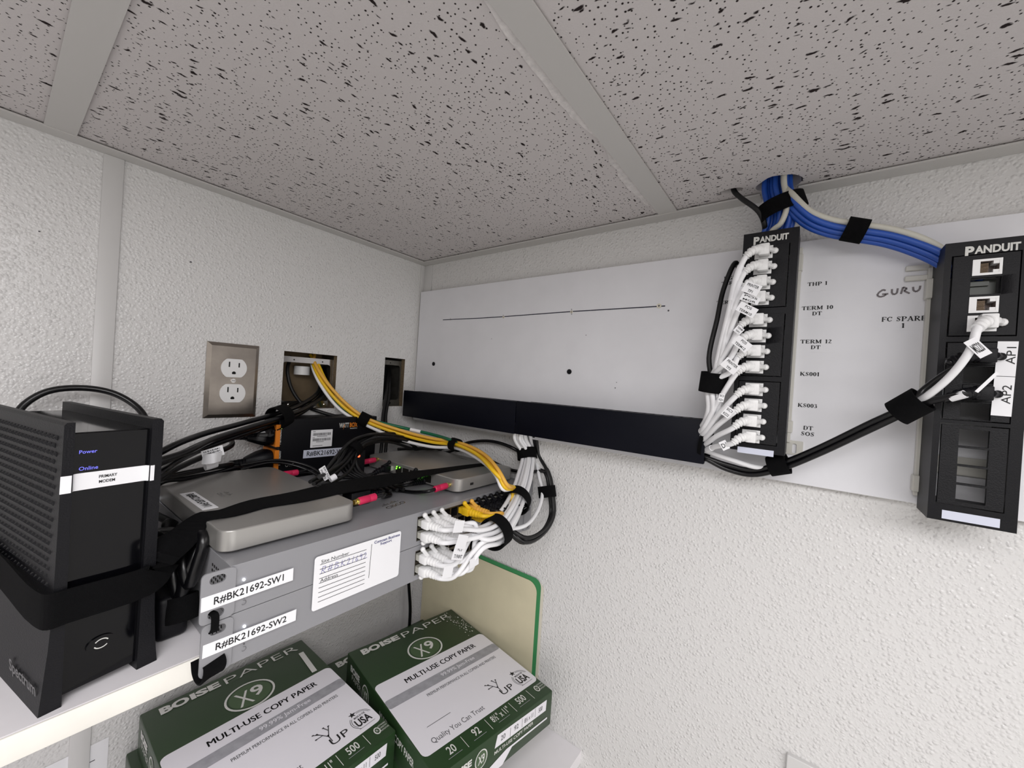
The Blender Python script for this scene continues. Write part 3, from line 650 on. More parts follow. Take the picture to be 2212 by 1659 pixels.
# ------------------------------------------------------------------ rack switches
YSW = 0.385
def switch(z0, z1, name, px_label, txt, led, rst, label, xl):
    t = thing('network_switch', label, 'network switch', (0.35, YSW + 0.12, z0))
    bx0, bx1 = 0.129, 0.573
    bm = B()
    pc0, pc1 = 0.3315, 0.506
    M = FA((0, YSW + 0.0005, 0))
    zm = (z0 + z1) / 2
    holes = [(pc0, pc1, zm - 0.0155, zm + 0.0155), (pc1 + 0.012, pc1 + 0.05, zm - 0.011, zm + 0.011)]
    slab(bm, bx0, bx1, z0 + 0.0003, z1 - 0.0003, 0.02, holes, M, 0, 0)
    box(bm, bx0, bx1, YSW + 0.02, YSW + 0.256, z0 + 0.0003, z1 - 0.0003)
    for k in range(7):         # side vent dots
        for j in range(4):
            box(bm, bx0 - 0.0004, bx0 + 0.0001, YSW + 0.012 + 0.005 * k, YSW + 0.0145 + 0.005 * k, z0 + 0.014 + j * 0.005, z0 + 0.0165 + j * 0.005, 1)
    obj('chassis', bm, [SWG, DARK], t, bevel=0.0008)
    # port cage: one frame with a row of sockets above a row below
    bm = B()
    slots = []
    n = 12; w = (pc1 - pc0) / n
    for i in range(n):
        for zc_, s in ((zm + 0.0078, 1), (zm - 0.0078, -1)):
            slots.append((pc0 + w * i + 0.0012, pc0 + w * (i + 1) - 0.0012, zc_ - 0.006, zc_ + 0.006))
    slab(bm, pc0 + 0.0004, pc1 - 0.0004, zm - 0.0152, zm + 0.0152, 0.012, slots, FA((0, YSW + 0.001, 0)), 0, 1)
    box(bm, pc0 + 0.0004, pc1 - 0.0004, YSW + 0.013, YSW + 0.0145, zm - 0.0152, zm + 0.0152, 1)
    box(bm, pc1 + 0.013, pc1 + 0.049, YSW + 0.012, YSW + 0.014, zm - 0.0105, zm + 0.0105, 1)
    obj('port_block', bm, [PORTM, PORT], t)
    for sgn, e0, e1 in ((-1, xl, bx0 + 0.004), (1, bx1 - 0.004, WB - 0.003)):
        bm = B()
        s0, s1 = (e0 + 0.0055, e0 + 0.0172) if sgn < 0 else (e1 - 0.0145, e1 - 0.004)
        pts = rr(e0, e1, z0 + 0.0004, z1 - 0.0004, 0.004)
        hs = [rr(s0, s1, zc_ - 0.0036, zc_ + 0.0036, 0.0034)[::-1] for zc_ in (z1 - 0.0072, z0 + 0.0072)]
        prism(bm, pts, 0.0006, 0.0024, FA((0, YSW + 0.001, 0)), 0, holes=hs)
        obj('rack_ear', bm, SWG, t)
        ML, a, b = quad(px_label, 1, YSW)
    ML.translation = ML.translation + V((0, -0.0015, 0))
    bm = B(); plaque(bm, ML, a, b, [txt], 0.0003, 0, 1, 0, 0.012, 0.60, 0.76); obj('name_label', bm, [PAPER, INK], t)
    p = U(led[0], led[1], 1, YSW); bm = B(); prism(bm, circ(p.x, p.z, 0.0011, 12), -0.0005, 0.0006, FA((0, YSW, 0))); obj('power_led', bm, LEDW, t)
    p = U(rst[0], rst[1], 1, YSW); bm = B()
    Mf = FA((0, YSW - 0.0002, 0))
    prism(bm, circ(p.x + 0.0001, p.z + 0.0042, 0.0007, 8), 0, 0.0003, Mf)
    arc = [(p.x + 0.0019 * math.cos(an), p.z + 0.0019 * math.sin(an)) for an in [math.radians(-140 + 25 * k) for k in range(11)]]
    for q, w_ in zip(arc, arc[1:]): line(bm, q, w_, 0.0004, Mf, 0, 0.0002)
    obj('reset_mark', bm, INKG, t)
    return t
Z2, Z1, Z0 = -0.1725, -0.2155, -0.2600
sw1 = switch(Z1, Z2, 'a', ((433.6, 1292), (631, 1225.6), (632, 1252), (432, 1322)), 'R#BK21692-SW1', (527, 1252), (526, 1301), 'upper grey rack switch labelled R#BK21692-SW1', 0.1085)
sw2 = switch(Z0, Z1, 'b', ((437, 1393), (637.6, 1315), (637.6, 1338), (435, 1422)), 'R#BK21692-SW2', (528, 1353), (526, 1401), 'lower grey rack switch labelled R#BK21692-SW2', 0.1105)
# support sticker across both switches (its square code is left blank)
M, a, b = quad(((678, 1203.5), (865, 1146), (859, 1242), (672, 1321.7)), 1, YSW)
M.translation = M.translation + V((0, -0.0012, 0))
bm = B(); prism(bm, rr(-a, a, -b, b, 0.003), 0, 0.0003, M, 0)
L = 0.0005
sx = lambda f: -a + 2 * a * f
sy = lambda f: b - 2 * b * f
text(bm, 'Site Number', sx(0.21), sy(0.115), 2 * a * 0.29, 2 * b * 0.062, M, 1, 0.0, L)
text(bm, 'Address', sx(0.155), sy(0.468), 2 * a * 0.18, 2 * b * 0.062, M, 1, 0.0, L)
for i in range(9):
    yy = sy(0.165 + 0.0865 * i)
    line(bm, (sx(0.055), yy), (sx(0.555), yy), 0.0005, M, 1, L)
line(bm, (sx(0.617), sy(0.09)), (sx(0.605), sy(0.78)), 0.0005, M, 1, L)
text(bm, 'Comcast Business', sx(0.815), sy(0.075), 2 * a * 0.335, 2 * b * 0.06, M, 2, 0.02, L)
text(bm, 'Support', sx(0.80), sy(0.15), 2 * a * 0.15, 2 * b * 0.068, M, 2, 0.02, L)
strokes(bm, [[(0, 0), (0.2, 1), (0.6, 0.95), (0.55, 0.55), (0.15, 0.5), (0.6, 0.0)], [(1.0, 0.05), (1.2, 1.0)], [(1.3, 0.1), (1.5, 1)], [(0.9, 0.7), (1.6, 0.75)], [(0.85, 0.35), (1.55, 0.4)],
             [(1.9, 0), (2.0, 1), (2.4, 0.85), (2.1, 0.55), (2.5, 0.3), (1.9, 0.0)], [(2.8, 0), (2.95, 1)], [(3.4, 0.9), (2.9, 0.5), (3.4, 0.05)], [(3.7, 0.8), (4.0, 0.95), (4.1, 0.7), (3.7, 0.1), (4.2, 0.1)], [(4.5, 0.0), (4.7, 1)],
             [(5.3, 0.9), (5.0, 0.3), (5.2, 0.05), (5.4, 0.3), (5.1, 0.45)], [(6.0, 0.65), (5.7, 0.6), (5.8, 0.95), (6.05, 0.85), (5.9, 0.05)], [(6.3, 0.8), (6.6, 0.95), (6.7, 0.65), (6.3, 0.05), (6.9, 0.1)]],
        sx(0.32), sy(0.28), 2 * a * 0.5, 2 * b * 0.13, M, 3, 0.0005, L)
obj('support_sticker', bm, [PAPER, INK, INKB, INKP], sw1)
# maker lettering on the top of the upper switch
bm = B(); c = U(855, 1091, 2, Z2)
M = frame(c, (0.98, 0.2, 0), (-0.2, 0.98, 0))
text(bm, 'CISCO', 0, 0, 0.034, 0.007, M, 0, 0.0, 0.0003)
for i, h_ in enumerate((2, 4, 6, 4, 2, 4, 6, 4, 2)): line(bm, (-0.014 + 0.0035 * i, 0.008), (-0.014 + 0.0035 * i, 0.008 + 0.0012 * h_), 0.0009, M, 0, 0.0003)
obj('top_lettering', bm, CHROME, sw1)
bm = B()                       # strap loop through the ears and fastener pad on the left ears
pp = [U(452, 1352, 1, YSW - 0.002), U(462, 1349, 1, YSW - 0.004), U(463, 1338, 1, YSW - 0.004), U(466, 1322, 1, YSW - 0.0035), U(460, 1330, 1, YSW + 0.004)]
pts = crom([V((0.1165, YSW + 0.006, -0.2085)), V((0.1185, YSW - 0.003, -0.2085)), V((0.1185, YSW - 0.005, -0.2155)), V((0.1185, YSW - 0.003, -0.2225)), V((0.1165, YSW + 0.006, -0.2225))], 5)
ribbon(bm, pts, [(1, 0, 0)] * len(pts), 0.0055, 0.0012)
obj('ear_tie', bm, VEL, label='short black fabric tie joining the left ears of the two switches', cat='strap')
bm = B()
pts = crom([V((0.1195, YSW + 0.006, -0.2485)), V((0.1205, YSW - 0.0025, -0.2490)), V((0.1205, YSW - 0.0045, -0.2515)), V((0.120, YSW - 0.0042, -0.2560)), V((0.1185, YSW - 0.0020, -0.2598)), V((0.117, YSW + 0.003, -0.2606)), V((0.116, YSW + 0.007, -0.257)), V((0.115, YSW + 0.008, -0.247))], 5)
ribbon(bm, pts, [(1, 0, 0.3)] * len(pts), 0.0155, 0.0018)
obj('ear_strap', bm, VEL, sw2, label='black fabric strap round the ear')

# ------------------------------------------------------------------ the two silver appliances on the switches
def slabbox(x0, x1, y0, y1, label, mirrored):
    zt, zb = -0.1500, -0.1696
    t = thing('network_appliance', label, 'network appliance', ((x0 + x1) / 2, (y0 + y1) / 2, Z2))
    bm = B(); prism(bm, rr(x0, x1, y0, y1, 0.0125, 7), zb, zt, I4, 0); obj('case', bm, SLABG, t, bevel=0.0011, ang=30)
    for fx in (x0 + 0.020, x1 - 0.020):
        for fy in (y0 + 0.018, y1 - 0.018):
            bm = B(); cyl(bm, (fx, fy, Z2 + 0.0002), (fx, fy, zb), 0.007); obj('rubber_foot', bm, BLK, t)
    xs = x1 if not mirrored else x0       # connector side
    s = 1 if not mirrored else -1
    M = frame((xs, 0, 0), (0, s, 0), (0, 0, 1))
    bm = B()
    for k in range(5):
        u = s * (y0 + 0.065 + 0.0185 * k)
        prism(bm, rr(u - 0.0075, u + 0.0075, zb + 0.003, zb + 0.0145, 0.001), -0.004, 0.0004, M, 0)
    obj('port_row', bm, PORT, t)
    return t, zt, M
FW1, zt, M1 = slabbox(0.1275, 0.2597, 0.4075, 0.640, 'left silver network appliance labelled R#BK21692-FW1 on the upper switch', False)
FW2, zt, M2 = slabbox(0.4210, 0.5605, 0.4065, 0.640, 'right silver network appliance with lit green ports on the upper switch', True)
bm = B()
c = (U(390, 1065, 2, zt) + U(466, 1098, 2, zt)) / 2; c = U(428, 1081, 2, zt)
Mx = frame(c, (0.02, -1, 0), (1, 0.02, 0))
plaque(bm, Mx, 0.0376, 0.0068, ['R#BK21692-FW1'], 0.0003, 0, 1, 0, 0.03, 0.62, 0.8); obj('name_label', bm, [PAPER, INK], FW1)
def logo(t, px, py):
    bm = B(); c = U(px, py, 2, zt); Mx = frame(c, (0.02, -1, 0), (1, 0.02, 0))
    for i, h_ in enumerate((2, 4, 6, 4, 2, 4, 6, 4, 2)): line(bm, (-0.0088 + 0.0022 * i, 0.003), (-0.0088 + 0.0022 * i, 0.003 + 0.0008 * h_), 0.0008, Mx, 0, 0.0003)
    text(bm, 'CISCO', 0, -0.002, 0.0165, 0.0042, Mx, 0, 0.01, 0.0003)
    obj('top_lettering', bm, CHROME, t)
logo(FW1, 482, 1068)
c = U(1000, 991, 2, zt); bm = B(); Mx = frame(c, (0.05, -1, 0), (1, 0.05, 0)); text(bm, 'CISCO', 0, 0, 0.02, 0.005, Mx, 0, 0.01, 0.0003); obj('top_lettering', bm, CHROME, FW2)
p = U(337, 1077, 0, 0.1275); bm = B(); prism(bm, circ(-p.y, p.z, 0.0022, 12), -0.001, 0.0006, frame((0.1275, 0, 0), (0, -1, 0), (0, 0, 1))); obj('status_led', bm, LEDW, FW1)
p = U(1019, 1045, 1, 0.4065); bm = B(); prism(bm, rr(p.x - 0.0035, p.x + 0.0035, p.z - 0.0018, p.z + 0.0018, 0.0005), -0.002, 0.0003, FA((0, 0.4065, 0))); obj('lock_slot', bm, DARK, FW2)
for px, py in ((858, 1008), (864, 1010), (857, 1012), (914, 1025), (922, 1027), (913, 1029)):
    p = U(px, py, 0, 0.421); bm = B(); M = frame((0.421, 0, 0), (0, -1, 0), (0, 0, 1)); prism(bm, circ(-p.y, p.z, 0.0010, 8), -0.001, 0.0012, M); obj('port_led', bm, LEDG, FW2)

# ------------------------------------------------------------------ wall-standing power controller
YW = 0.662
t = thing('power_controller', 'black power controller box with orange outlets standing against the left wall', 'power controller', (0.36, 0.69, ZS))
wx0, wx1, wz1 = 0.2765, 0.452, -0.0825
bm = B(); box(bm, wx0, wx1, YW, WA - 0.004, ZS + 0.0005, wz1); obj('housing', bm, BLK, t, bevel=0.001)
for k, (za, zb) in enumerate(((-0.0905, -0.1255), (-0.1310, -0.1665), (-0.1720, -0.2070))):
    bm = B()
    slab(bm, -(WA - 0.012), -(YW + 0.004), zb, za, 0.004, [(-0.7, -0.694, zb + 0.01, zb + 0.018), (-0.686, -0.68, zb + 0.01, zb + 0.018)], frame((wx0 - 0.004, 0, 0), (0, -1, 0), (0, 0, 1)), 0, 1)
    box(bm, wx0 - 0.0045, wx0 + 0.002, YW - 0.0008, YW + 0.004, zb, za)
    obj('outlet', bm, [ORNG, DARK], t)
MW = FA((0, YW, 0))
def pw(px, py): p = U(px, py, 1, YW); return p.x, p.z
bm = B(); x, z = pw(607.5, 925); prism(bm, circ(x, z, 0.0013, 10), 0, 0.0008, MW); obj('status_led', bm, LEDY, t)
bm = B()
for s, (px, py), w in (('CONTROLLED 1', (605.5, 944), 0.023), ('CONTROLLED 2', (604, 990), 0.023)):
    x, z = pw(px, py); text(bm, s, 0, 0, w, 0.0025, frame((x, YW, z), (0, 0, -1), (1, 0, 0)), 0, 0.02, 0.0004)
x, z = pw(627, 1003); text(bm, 'OvrC', x, z, 0.016, 0.0068, MW, 0, 0.0, 0.0004)
obj('printing', bm, RLET, t)
bm = B()
x0_, z0_ = pw(733, 919); x1_, z1_ = pw(757, 918)
text(bm, 'WATT', x0_ + 0.009, z0_, 0.0185, 0.0085, MW, 0, 0.03, 0.0004)
text(bm, 'BOX', x0_ + 0.0275, z0_, 0.0155, 0.0085, MW, 1, 0.03, 0.0004)
text(bm, 'WB-250-IPW-2', x0_ + 0.0275, z0_ - 0.0065, 0.014, 0.002, MW, 0, 0.02, 0.0004)
poly(bm, [(x0_ + 0.009, z0_ + 0.001), (x0_ + 0.0105, z0_ + 0.001), (x0_ + 0.0072, z0_ - 0.0085)], MW, 1, 0.0005)
obj('maker_logo', bm, [RLET, ORNG], t)
M, a, b = quad(((672, 930), (718, 926.5), (717, 964), (670, 967)), 1, YW - 0.0003)
bm = B(); prism(bm, rr(-a, a, -b, b, 0.001), 0, 0.0003, M, 0)
rnd = random.Random(3)
for yc, hh_ in ((0.5, 0.15), (-0.12, 0.15)):
    x = -0.82
    while x < 0.82:
        w = rnd.choice((0.02, 0.03, 0.05)); poly(bm, [(x * a, (yc - hh_) * b), ((x + w) * a, (yc - hh_) * b), ((x + w) * a, (yc + hh_) * b), (x * a, (yc + hh_) * b)], M, 1, 0.0005); x += w + rnd.choice((0.02, 0.03))
for yc, xa, xb in ((0.82, -0.85, -0.6), (0.25, -0.45, 0.5), (0.12, -0.85, -0.65), (-0.38, -0.5, 0.2), (-0.8, -0.8, 0.1)): line(bm, (xa * a, yc * b), (xb * a, yc * b), 0.0008, M, 1, 0.0005)
obj('serial_sticker', bm, [PAPER, INKG], t)
M, a, b = quad(((656, 973), (752, 965.5), (750, 982), (654, 990)), 1, YW - 0.0003)
bm = B(); plaque(bm, M, a, b, ['R#BK21692-WB'], 0.0003, 0, 1, 0, 0.012, 0.66, 0.86); obj('name_label', bm, [LABELB, INK], t)

# ------------------------------------------------------------------ modem on the left of the shelf
th = math.radians(11.5)
m0 = V((0.0285, 0.4245, ZS))
md = thing('cable_modem', 'tall black cable modem marked PRIMARY MODEM on the left end of the shelf', 'modem', tuple(m0), th)
MM = WMX[md]
def mp(u, w, z): return MM @ V((u, w, z))        # local: u along its front, w towards the wall, z up
H = 0.2105; DPT = 0.185
FRM = MM @ MX.Rotation(math.pi / 2, 4, 'X')      # local plane (u, z), normal towards the room
def fin(sgn):
    ui, uo = (0.0105, 0.0035) if sgn < 0 else (0.0565, 0.0650)
    if sgn < 0: prof = [(0.0115, 0), (0.0, 0), (0.0012, 0.018), (0.0030, 0.045), (0.0042, 0.075), (0.0048, H - 0.002), (0.0062, H), (0.0105, H)]
    else: prof = [(0.0545, 0), (0.0555, H), (0.0615, H), (0.0632, H - 0.002), (0.0635, 0.075), (0.0645, 0.045), (0.0662, 0.018), (0.068, 0)]
    bm = B(); prism(bm, prof, -DPT, 0, FRM, 0)
    return bm
bm = fin(-1)
for i in range(24):            # moulded dimples on the outer side
    for j in range(22):
        w = 0.012 + 0.0072 * i + (0.0036 if j % 2 else 0); z = H - 0.012 - 0.0060 * j
        if w > DPT - 0.01 or z < 0.086 - 0.0 * i: continue
        uo = 0.0046
        q = [MM @ V(c) for c in ((uo, w - 0.0021, z - 0.0018), (uo, w + 0.0021, z - 0.0018), (uo, w + 0.0021, z + 0.0018), (uo, w - 0.0021, z + 0.0018), (uo - 0.0019, w - 0.0004, z + 0.0004))]
        vs = [bm.verts.new(c) for c in q]
        for a_, b_ in ((0, 1), (1, 2), (2, 3), (3, 0)): bm.faces.new((vs[a_], vs[b_], vs[4]))
def mside(px, py, u=0.0018):
    n = MM.to_3x3() @ V((1, 0, 0)); o = MM @ V((u, 0, 0)); d = ray(px, py)
    p = MM.inverted() @ (d * (o.dot(n) / d.dot(n))); return p
sa, sb, sc_ = mside(27, 1438), mside(84, 1488), mside(30, 1418)
text(bm, 'Spectrum', 0, 0, (sa - sb).length, 0.0125, MM @ frame((0.0014, (sa.y + sb.y) / 2, (sa.z + sb.z) / 2), (0, -1, 0), (-0.06, 0, 1)), 1, 0.02, 0.0013)
obj('side_panel', bm, [BLKD, BLKG], md, ang=25, label='dimpled side panel')
bm = fin(1); obj('side_panel', bm, BLKD, md)
bm = B(); prism(bm, [(0.0095, 0.006), (0.0560, 0.006), (0.0560, H - 0.0085), (0.0095, H - 0.0085)], -DPT + 0.006, -0.004, FRM, 0); obj('front_panel', bm, BLKG, md, bevel=0.0006)
bm = B(); Mt = MM @ frame((0, 0, H - 0.0083), (1, 0, 0), (0, 1, 0))
slab(bm, 0.0105, 0.0555, 0.006, DPT - 0.008, 0.001, [], Mt, 0, 0)
obj('top_panel', bm, BLKG, md)
Mf = FRM @ MX.Translation((0, 0, -0.0040))
def mface(px, py, w=0.004):    # point of the modem front in its own (u, z)
    n = MM.to_3x3() @ V((0, 1, 0)); o = MM @ V((0, w, 0)); d = ray(px, py)
    p = MM.inverted() @ (d * (o.dot(n) / d.dot(n))); return p.x, p.z
bm = B()
bu, bz = mface(217, 1388)
prism(bm, circ(bu, bz, 0.0085, 24, 0.006), 0, 0.0012, Mf, 0)
for a0 in (0.4, 3.5):
    arc = [(bu + 0.0042 * math.cos(a0 + 0.24 * k), bz + 0.0034 * math.sin(a0 + 0.24 * k)) for k in range(10)]
    for q, w_ in zip(arc, arc[1:]): line(bm, q, w_, 0.0008, Mf, 1, 0.0015)
obj('pairing_button', bm, [BLKG, RLET], md)
bm = B()
for s, px, py, w in (('Power', 190.5, 975, 0.0098), ('Online', 191, 1010.5, 0.0105)):
    u_, z_ = mface(px, py); text(bm, s, u_, z_, w, None, Mf, 0, 0.008, 0.0004)
obj('lit_lettering', bm, LITB, md)
u0, z0 = mface(127, 1050, -0.0005); u1, z1 = mface(334, 1021, -0.0005)
pts = [(u0 + 0.0006, -0.0003), (0.0098, -0.0004), (0.0122, 0.0034), (0.0165, 0.0038), (0.05, 0.0038), (0.054, 0.0034), (0.0562, -0.0004), (u1 - 0.0002, -0.0003)]
q = [mp(a_, w_, z0 + (z1 - z0) * (a_ - u0) / (u1 - u0)) for a_, w_ in pts]
bm = B(); ribbon(bm, q, [(0, 0, 1)] * len(q), 0.0128, 0.0003)
for s, px, py, w in (('PRIMARY', 233, 1026.5, 0.0105), ('MODEM', 230.5, 1037.5, 0.0092)):
    u_, z_ = mface(px, py); text(bm, s, u_, z_, w, 0.0023, Mf @ MX.Translation((0, 0, 0.0003)), 1, 0.015, 0.0004)
obj('name_label', bm, [PAPER, INK], md)

# ------------------------------------------------------------------ reams of copy paper
def ream(p1, yaw, w, l, zt, h, label, detail=True, group=None):
    # p1 = back right corner of the top face
    t = thing('paper_ream', label, 'ream of paper', (p1[0], p1[1], zt - h), math.radians(yaw), group)
    Mx = WMX[t]
    bm = B(); box(bm, -w, 0, -l, 0, 0.0003, h, M=Mx, bev=0.0022, seg=2)
    obj('wrapper', bm, RGRN, t)
    T = Mx @ frame((-w, 0, h + 0.0002), (1, 0, 0), (0, 1, 0))   # (x right, y up towards the back), origin back left
    wf = 1 - 0.0
    bm = B(); poly(bm, rr(0.0015, w - 0.0015, -l * 0.893, -l * 0.357, 0.008), T, 0, 0.0001)
    poly(bm, rr(0.0015, w - 0.0015, -l * 0.553, -l * 0.489, 0.004), T, 1, 0.00025)
    for q in (-0.0003, 0.0003): text(bm, 'MULTI-USE COPY PAPER', w * 0.53 + q, -l * 0.428, w * 0.64, l * 0.037, T, 2, 0.0, 0.0003)
    text(bm, '99.99% Jam-Free', w * 0.60, -l * 0.520, w * 0.31, l * 0.034, T, 0, 0.012, 0.0005)
    text(bm, 'PREMIUM PERFORMANCE IN ALL COPIERS AND PRINTERS', w * 0.58, -l * 0.592, w * 0.63, l * 0.02, T, 2, 0.0, 0.0003)
    text(bm, 'Quality You Can Trust', w * 0.305, -l * 0.845, w * 0.41, l * 0.04, T, 4, 0.0, 0.0003)
    line(bm, (w * 0.13, -l * 0.76), (w * 0.31, -l * 0.76), 0.0008, T, 4, 0.0003)
    # little tree mark with UP, and the USA mark with its star and arcs
    ux, uy = w * 0.70, -l * 0.80
    for p, q, k in (((0, -0.008), (0, 0.004), 1), ((0, 0.002), (-0.009, 0.016), 1), ((0, 0.002), (0.007, 0.017), 1), ((-0.004, 0.009), (-0.013, 0.009), 1), ((-0.007, 0.013), (-0.013, 0.018), 1), ((0.004, 0.011), (0.001, 0.019), 1)):
        line(bm, (ux + p[0], uy + p[1]), (ux + q[0], uy + q[1]), 0.0013, T, 4, 0.0003)
        poly(bm, [(ux + q[0] + 0.0015 * math.cos(a_), uy + q[1] + 0.0011 * math.sin(a_)) for a_ in [k2 * math.pi / 4 for k2 in range(8)]], T, 4, 0.0003)
    text(bm, 'UP', ux + 0.009, uy - 0.0085, 0.024, 0.0115, T, 2, 0.0, 0.0003)
    text(bm, 'USA', w * 0.905, -l * 0.83, w * 0.1, l * 0.05, T, 2, 0.03, 0.0003)
    text(bm, 'MADE IN THE', w * 0.905, -l * 0.793, w * 0.075, l * 0.012, T, 2, 0.02, 0.0003)
    sxx, syy = w * 0.875, -l * 0.765
    poly(bm, [(sxx + (0.0052 if k % 2 == 0 else 0.0021) * math.cos(math.pi / 2 + k * math.pi / 5), syy + (0.0052 if k % 2 == 0 else 0.0021) * math.sin(math.pi / 2 + k * math.pi / 5)) for k in range(10)], T, 2, 0.0003)
    for r_, a0, a1 in ((0.0155, 15, 105), (0.0135, 20, 95), (0.0155, 140, 235), (0.0135, 140, 220)):
        arc = [(w * 0.905 + r_ * math.cos(math.radians(a0 + (a1 - a0) * k / 9)), -l * 0.82 + r_ * math.sin(math.radians(a0 + (a1 - a0) * k / 9))) for k in range(10)]
        for q, w_ in zip(arc, arc[1:]): line(bm, q, w_, 0.0006, T, 2, 0.0003)
    line(bm, (w * 0.85, -l * 0.868), (w * 0.96, -l * 0.868), 0.0006, T, 4, 0.0003)
    obj('front_panel', bm, [RWHT, RSIL, INK, RLET, INKG], t)
    bm = B()
    text(bm, 'BO', w * 0.16, -l * 0.056, w * 0.15, l * 0.055, T, 0, 0.05, 0.0002)
    text(bm, 'ISE', w * 0.325, -l * 0.055, w * 0.165, l * 0.05, T, 0, 0.05, 0.0002)
    text(bm, 'PAPER', w * 0.68, -l * 0.06, w * 0.49, l * 0.053, T, 0, -0.012, 0.0002)
    cx, cy = w * 0.51, -l * 0.255
    poly(bm, circ(cx, cy, 0.031, 36, 0.0275), T, 0, 0.0002); poly(bm, circ(cx, cy, 0.0283, 36, 0.0248), T, 1, 0.0003); poly(bm, circ(cx, cy, 0.0262, 36, 0.0228), T, 2, 0.0004)
    text(bm, 'X', cx - 0.0085, cy - 0.002, 0.018, 0.029, T, 0, 0.0, 0.0006); text(bm, '9', cx + 0.0095, cy + 0.002, 0.0155, 0.022, T, 0, 0.02, 0.0006)
    obj('logo_print', bm, [RLET, RGRN, RGR2], t)
    bm = B()
    for s, fx in (('20', 0.165), ('92', 0.355), ('8\u00bd" x 11"', 0.56), ('500', 0.755)):
        text(bm, s, w * fx, -l * 0.93, w * ((0.075 if len(s) > 2 else 0.055) if len(s) < 4 else 0.15), l * 0.043, T, 0, 0.015, 0.0002)
        line(bm, (w * (fx - 0.05), -l * 0.965), (w * (fx + 0.05), -l * 0.965), 0.0006, T, 3, 0.0002)
    for fx in (0.255, 0.45, 0.665, 0.84): line(bm, (w * fx, -l * 0.905), (w * fx, -l * 0.975), 0.0007, T, 0, 0.0002)
    poly(bm, circ(w * 0.918, -l * 0.935, 0.0042, 14, 0.006), T, 0, 0.0002); poly(bm, circ(w * 0.918, -l * 0.935, 0.0027, 14, 0.0042), T, 1, 0.0003)
    text(bm, 'R', w * 0.918, -l * 0.935, 0.0025, 0.004, T, 0, 0, 0.0004)
    for i, s in enumerate(('SUSTAINABLE', 'FORESTRY', 'INITIATIVE')): text(bm, s, w * 0.962, -l * (0.918 + 0.016 * i), w * 0.055, l * 0.009, T, 0, 0, 0.0002)
    obj('size_print', bm, [RLET, RGRN, RGR2, RSIL, RWHT, INKG], t)
    bm = B()
    E_ = Mx @ frame((-w, -l - 0.0002, 0), (1, 0, 0), (0, 0, 1))
    poly(bm, [(w * 0.44, h * 0.62), (w * 0.93, h * 0.56), (w * 0.935, h * 0.86), (w * 0.46, h * 0.92)], E_, 4, 0.0001)
    for s, fx in (('20', 0.51), ('92', 0.63), ('8\u00bd x 11', 0.75), ('500', 0.87)): text(bm, s, w * fx, h * (0.77 - 0.12 * (fx - 0.5)), w * (0.04 if len(s) < 4 else 0.085), h * 0.13, E_, 5, 0.01, 0.0003)
    for fx in (0.575, 0.685, 0.815): line(bm, (w * fx, h * 0.62), (w * fx, h * 0.86), 0.0006, E_, 5, 0.0003)
    text(bm, 'MULTI-USE COPY PAPER', w * 0.62, h * 0.5, w * 0.36, h * 0.09, E_, 0, 0.015, 0.0002)
    text(bm, 'BOISE', w * 0.17, h * 0.74, w * 0.17, h * 0.17, E_, 0, 0.05, 0.0002); text(bm, 'PAPER', w * 0.17, h * 0.53, w * 0.17, h * 0.15, E_, 0, -0.01, 0.0002)
    poly(bm, circ(w * 0.33, h * 0.63, 0.0105, 24, 0.0125), E_, 0, 0.0002); poly(bm, circ(w * 0.33, h * 0.63, 0.009, 24, 0.011), E_, 2, 0.0003)
    text(bm, 'X9', w * 0.33, h * 0.63, 0.011, 0.012, E_, 0, 0.02, 0.0005)
    poly(bm, [(w * 0.36, h * 0.18), (w * 0.55, h * 0.36), (w * 0.95, h * 0.33), (w * 0.95, h * 0.28), (w * 0.6, h * 0.3), (w * 0.52, h * 0.02), (w * 0.3, h * 0.02)], E_, 4, 0.0001)
    obj('end_print', bm, [RLET, RGRN, RGR2, RSIL, RWHT, INKG], t)
    bm = B()
    S_ = Mx @ frame((-w - 0.0002, 0, 0), (0, -1, 0), (0, 0, 1))
    text(bm, 'BOISE', l * 0.13, h * 0.72, l * 0.13, h * 0.2, S_, 0, 0.05, 0.0002); text(bm, 'PAPER', l * 0.155, h * 0.5, l * 0.13, h * 0.15, S_, 0, -0.01, 0.0002)
    poly(bm, circ(l * 0.28, h * 0.5, 0.0125, 24, 0.0175), S_, 0, 0.0002); poly(bm, circ(l * 0.28, h * 0.5, 0.0108, 24, 0.0155), S_, 2, 0.0003)
    text(bm, 'X9', l * 0.28, h * 0.5, 0.014, 0.018, S_, 0, 0.01, 0.0005)
    obj('side_logo', bm, [RLET, RGRN, RGR2], t)
    bm = B()
    text(bm, 'MULTI-USE COPY PAPER', l * 0.64, h * 0.6, l * 0.36, h * 0.2, S_, 0, 0.02, 0.0002)
    obj('side_title', bm, [RLET, RGRN, RGR2, RSIL, RWHT, INKG], t)
    return t
HR = 0.0535
RR_ = ream((0.5885, 0.5630), -9.5, 0.212, 0.275, -0.475, HR, 'right ream of copy paper on top of its stack, against the green folder')
RL_ = ream((0.3450, 0.6870), -0.5, 0.210, 0.272, -0.475, HR, 'left ream of copy paper on top of its stack, under the switches')
ream((0.5860, 0.6450), -5.5, 0.212, 0.270, -0.475 - HR - 0.0003, HR, 'ream of copy paper underneath the right top ream')
ream((0.3380, 0.6990), -0.5, 0.212, 0.268, -0.475 - HR - 0.0003, HR, 'ream of copy paper underneath the left top ream')
bm = B(); Tx = WMX[RL_] @ frame((-0.21, 0, HR + 0.0002), (1, 0, 0), (0, 1, 0))
line(bm, (0.1935, -0.034), (0.1885, -0.092), 0.0075, Tx, 0, 0.0003); obj('tape_strip', bm, RLET, RL_)
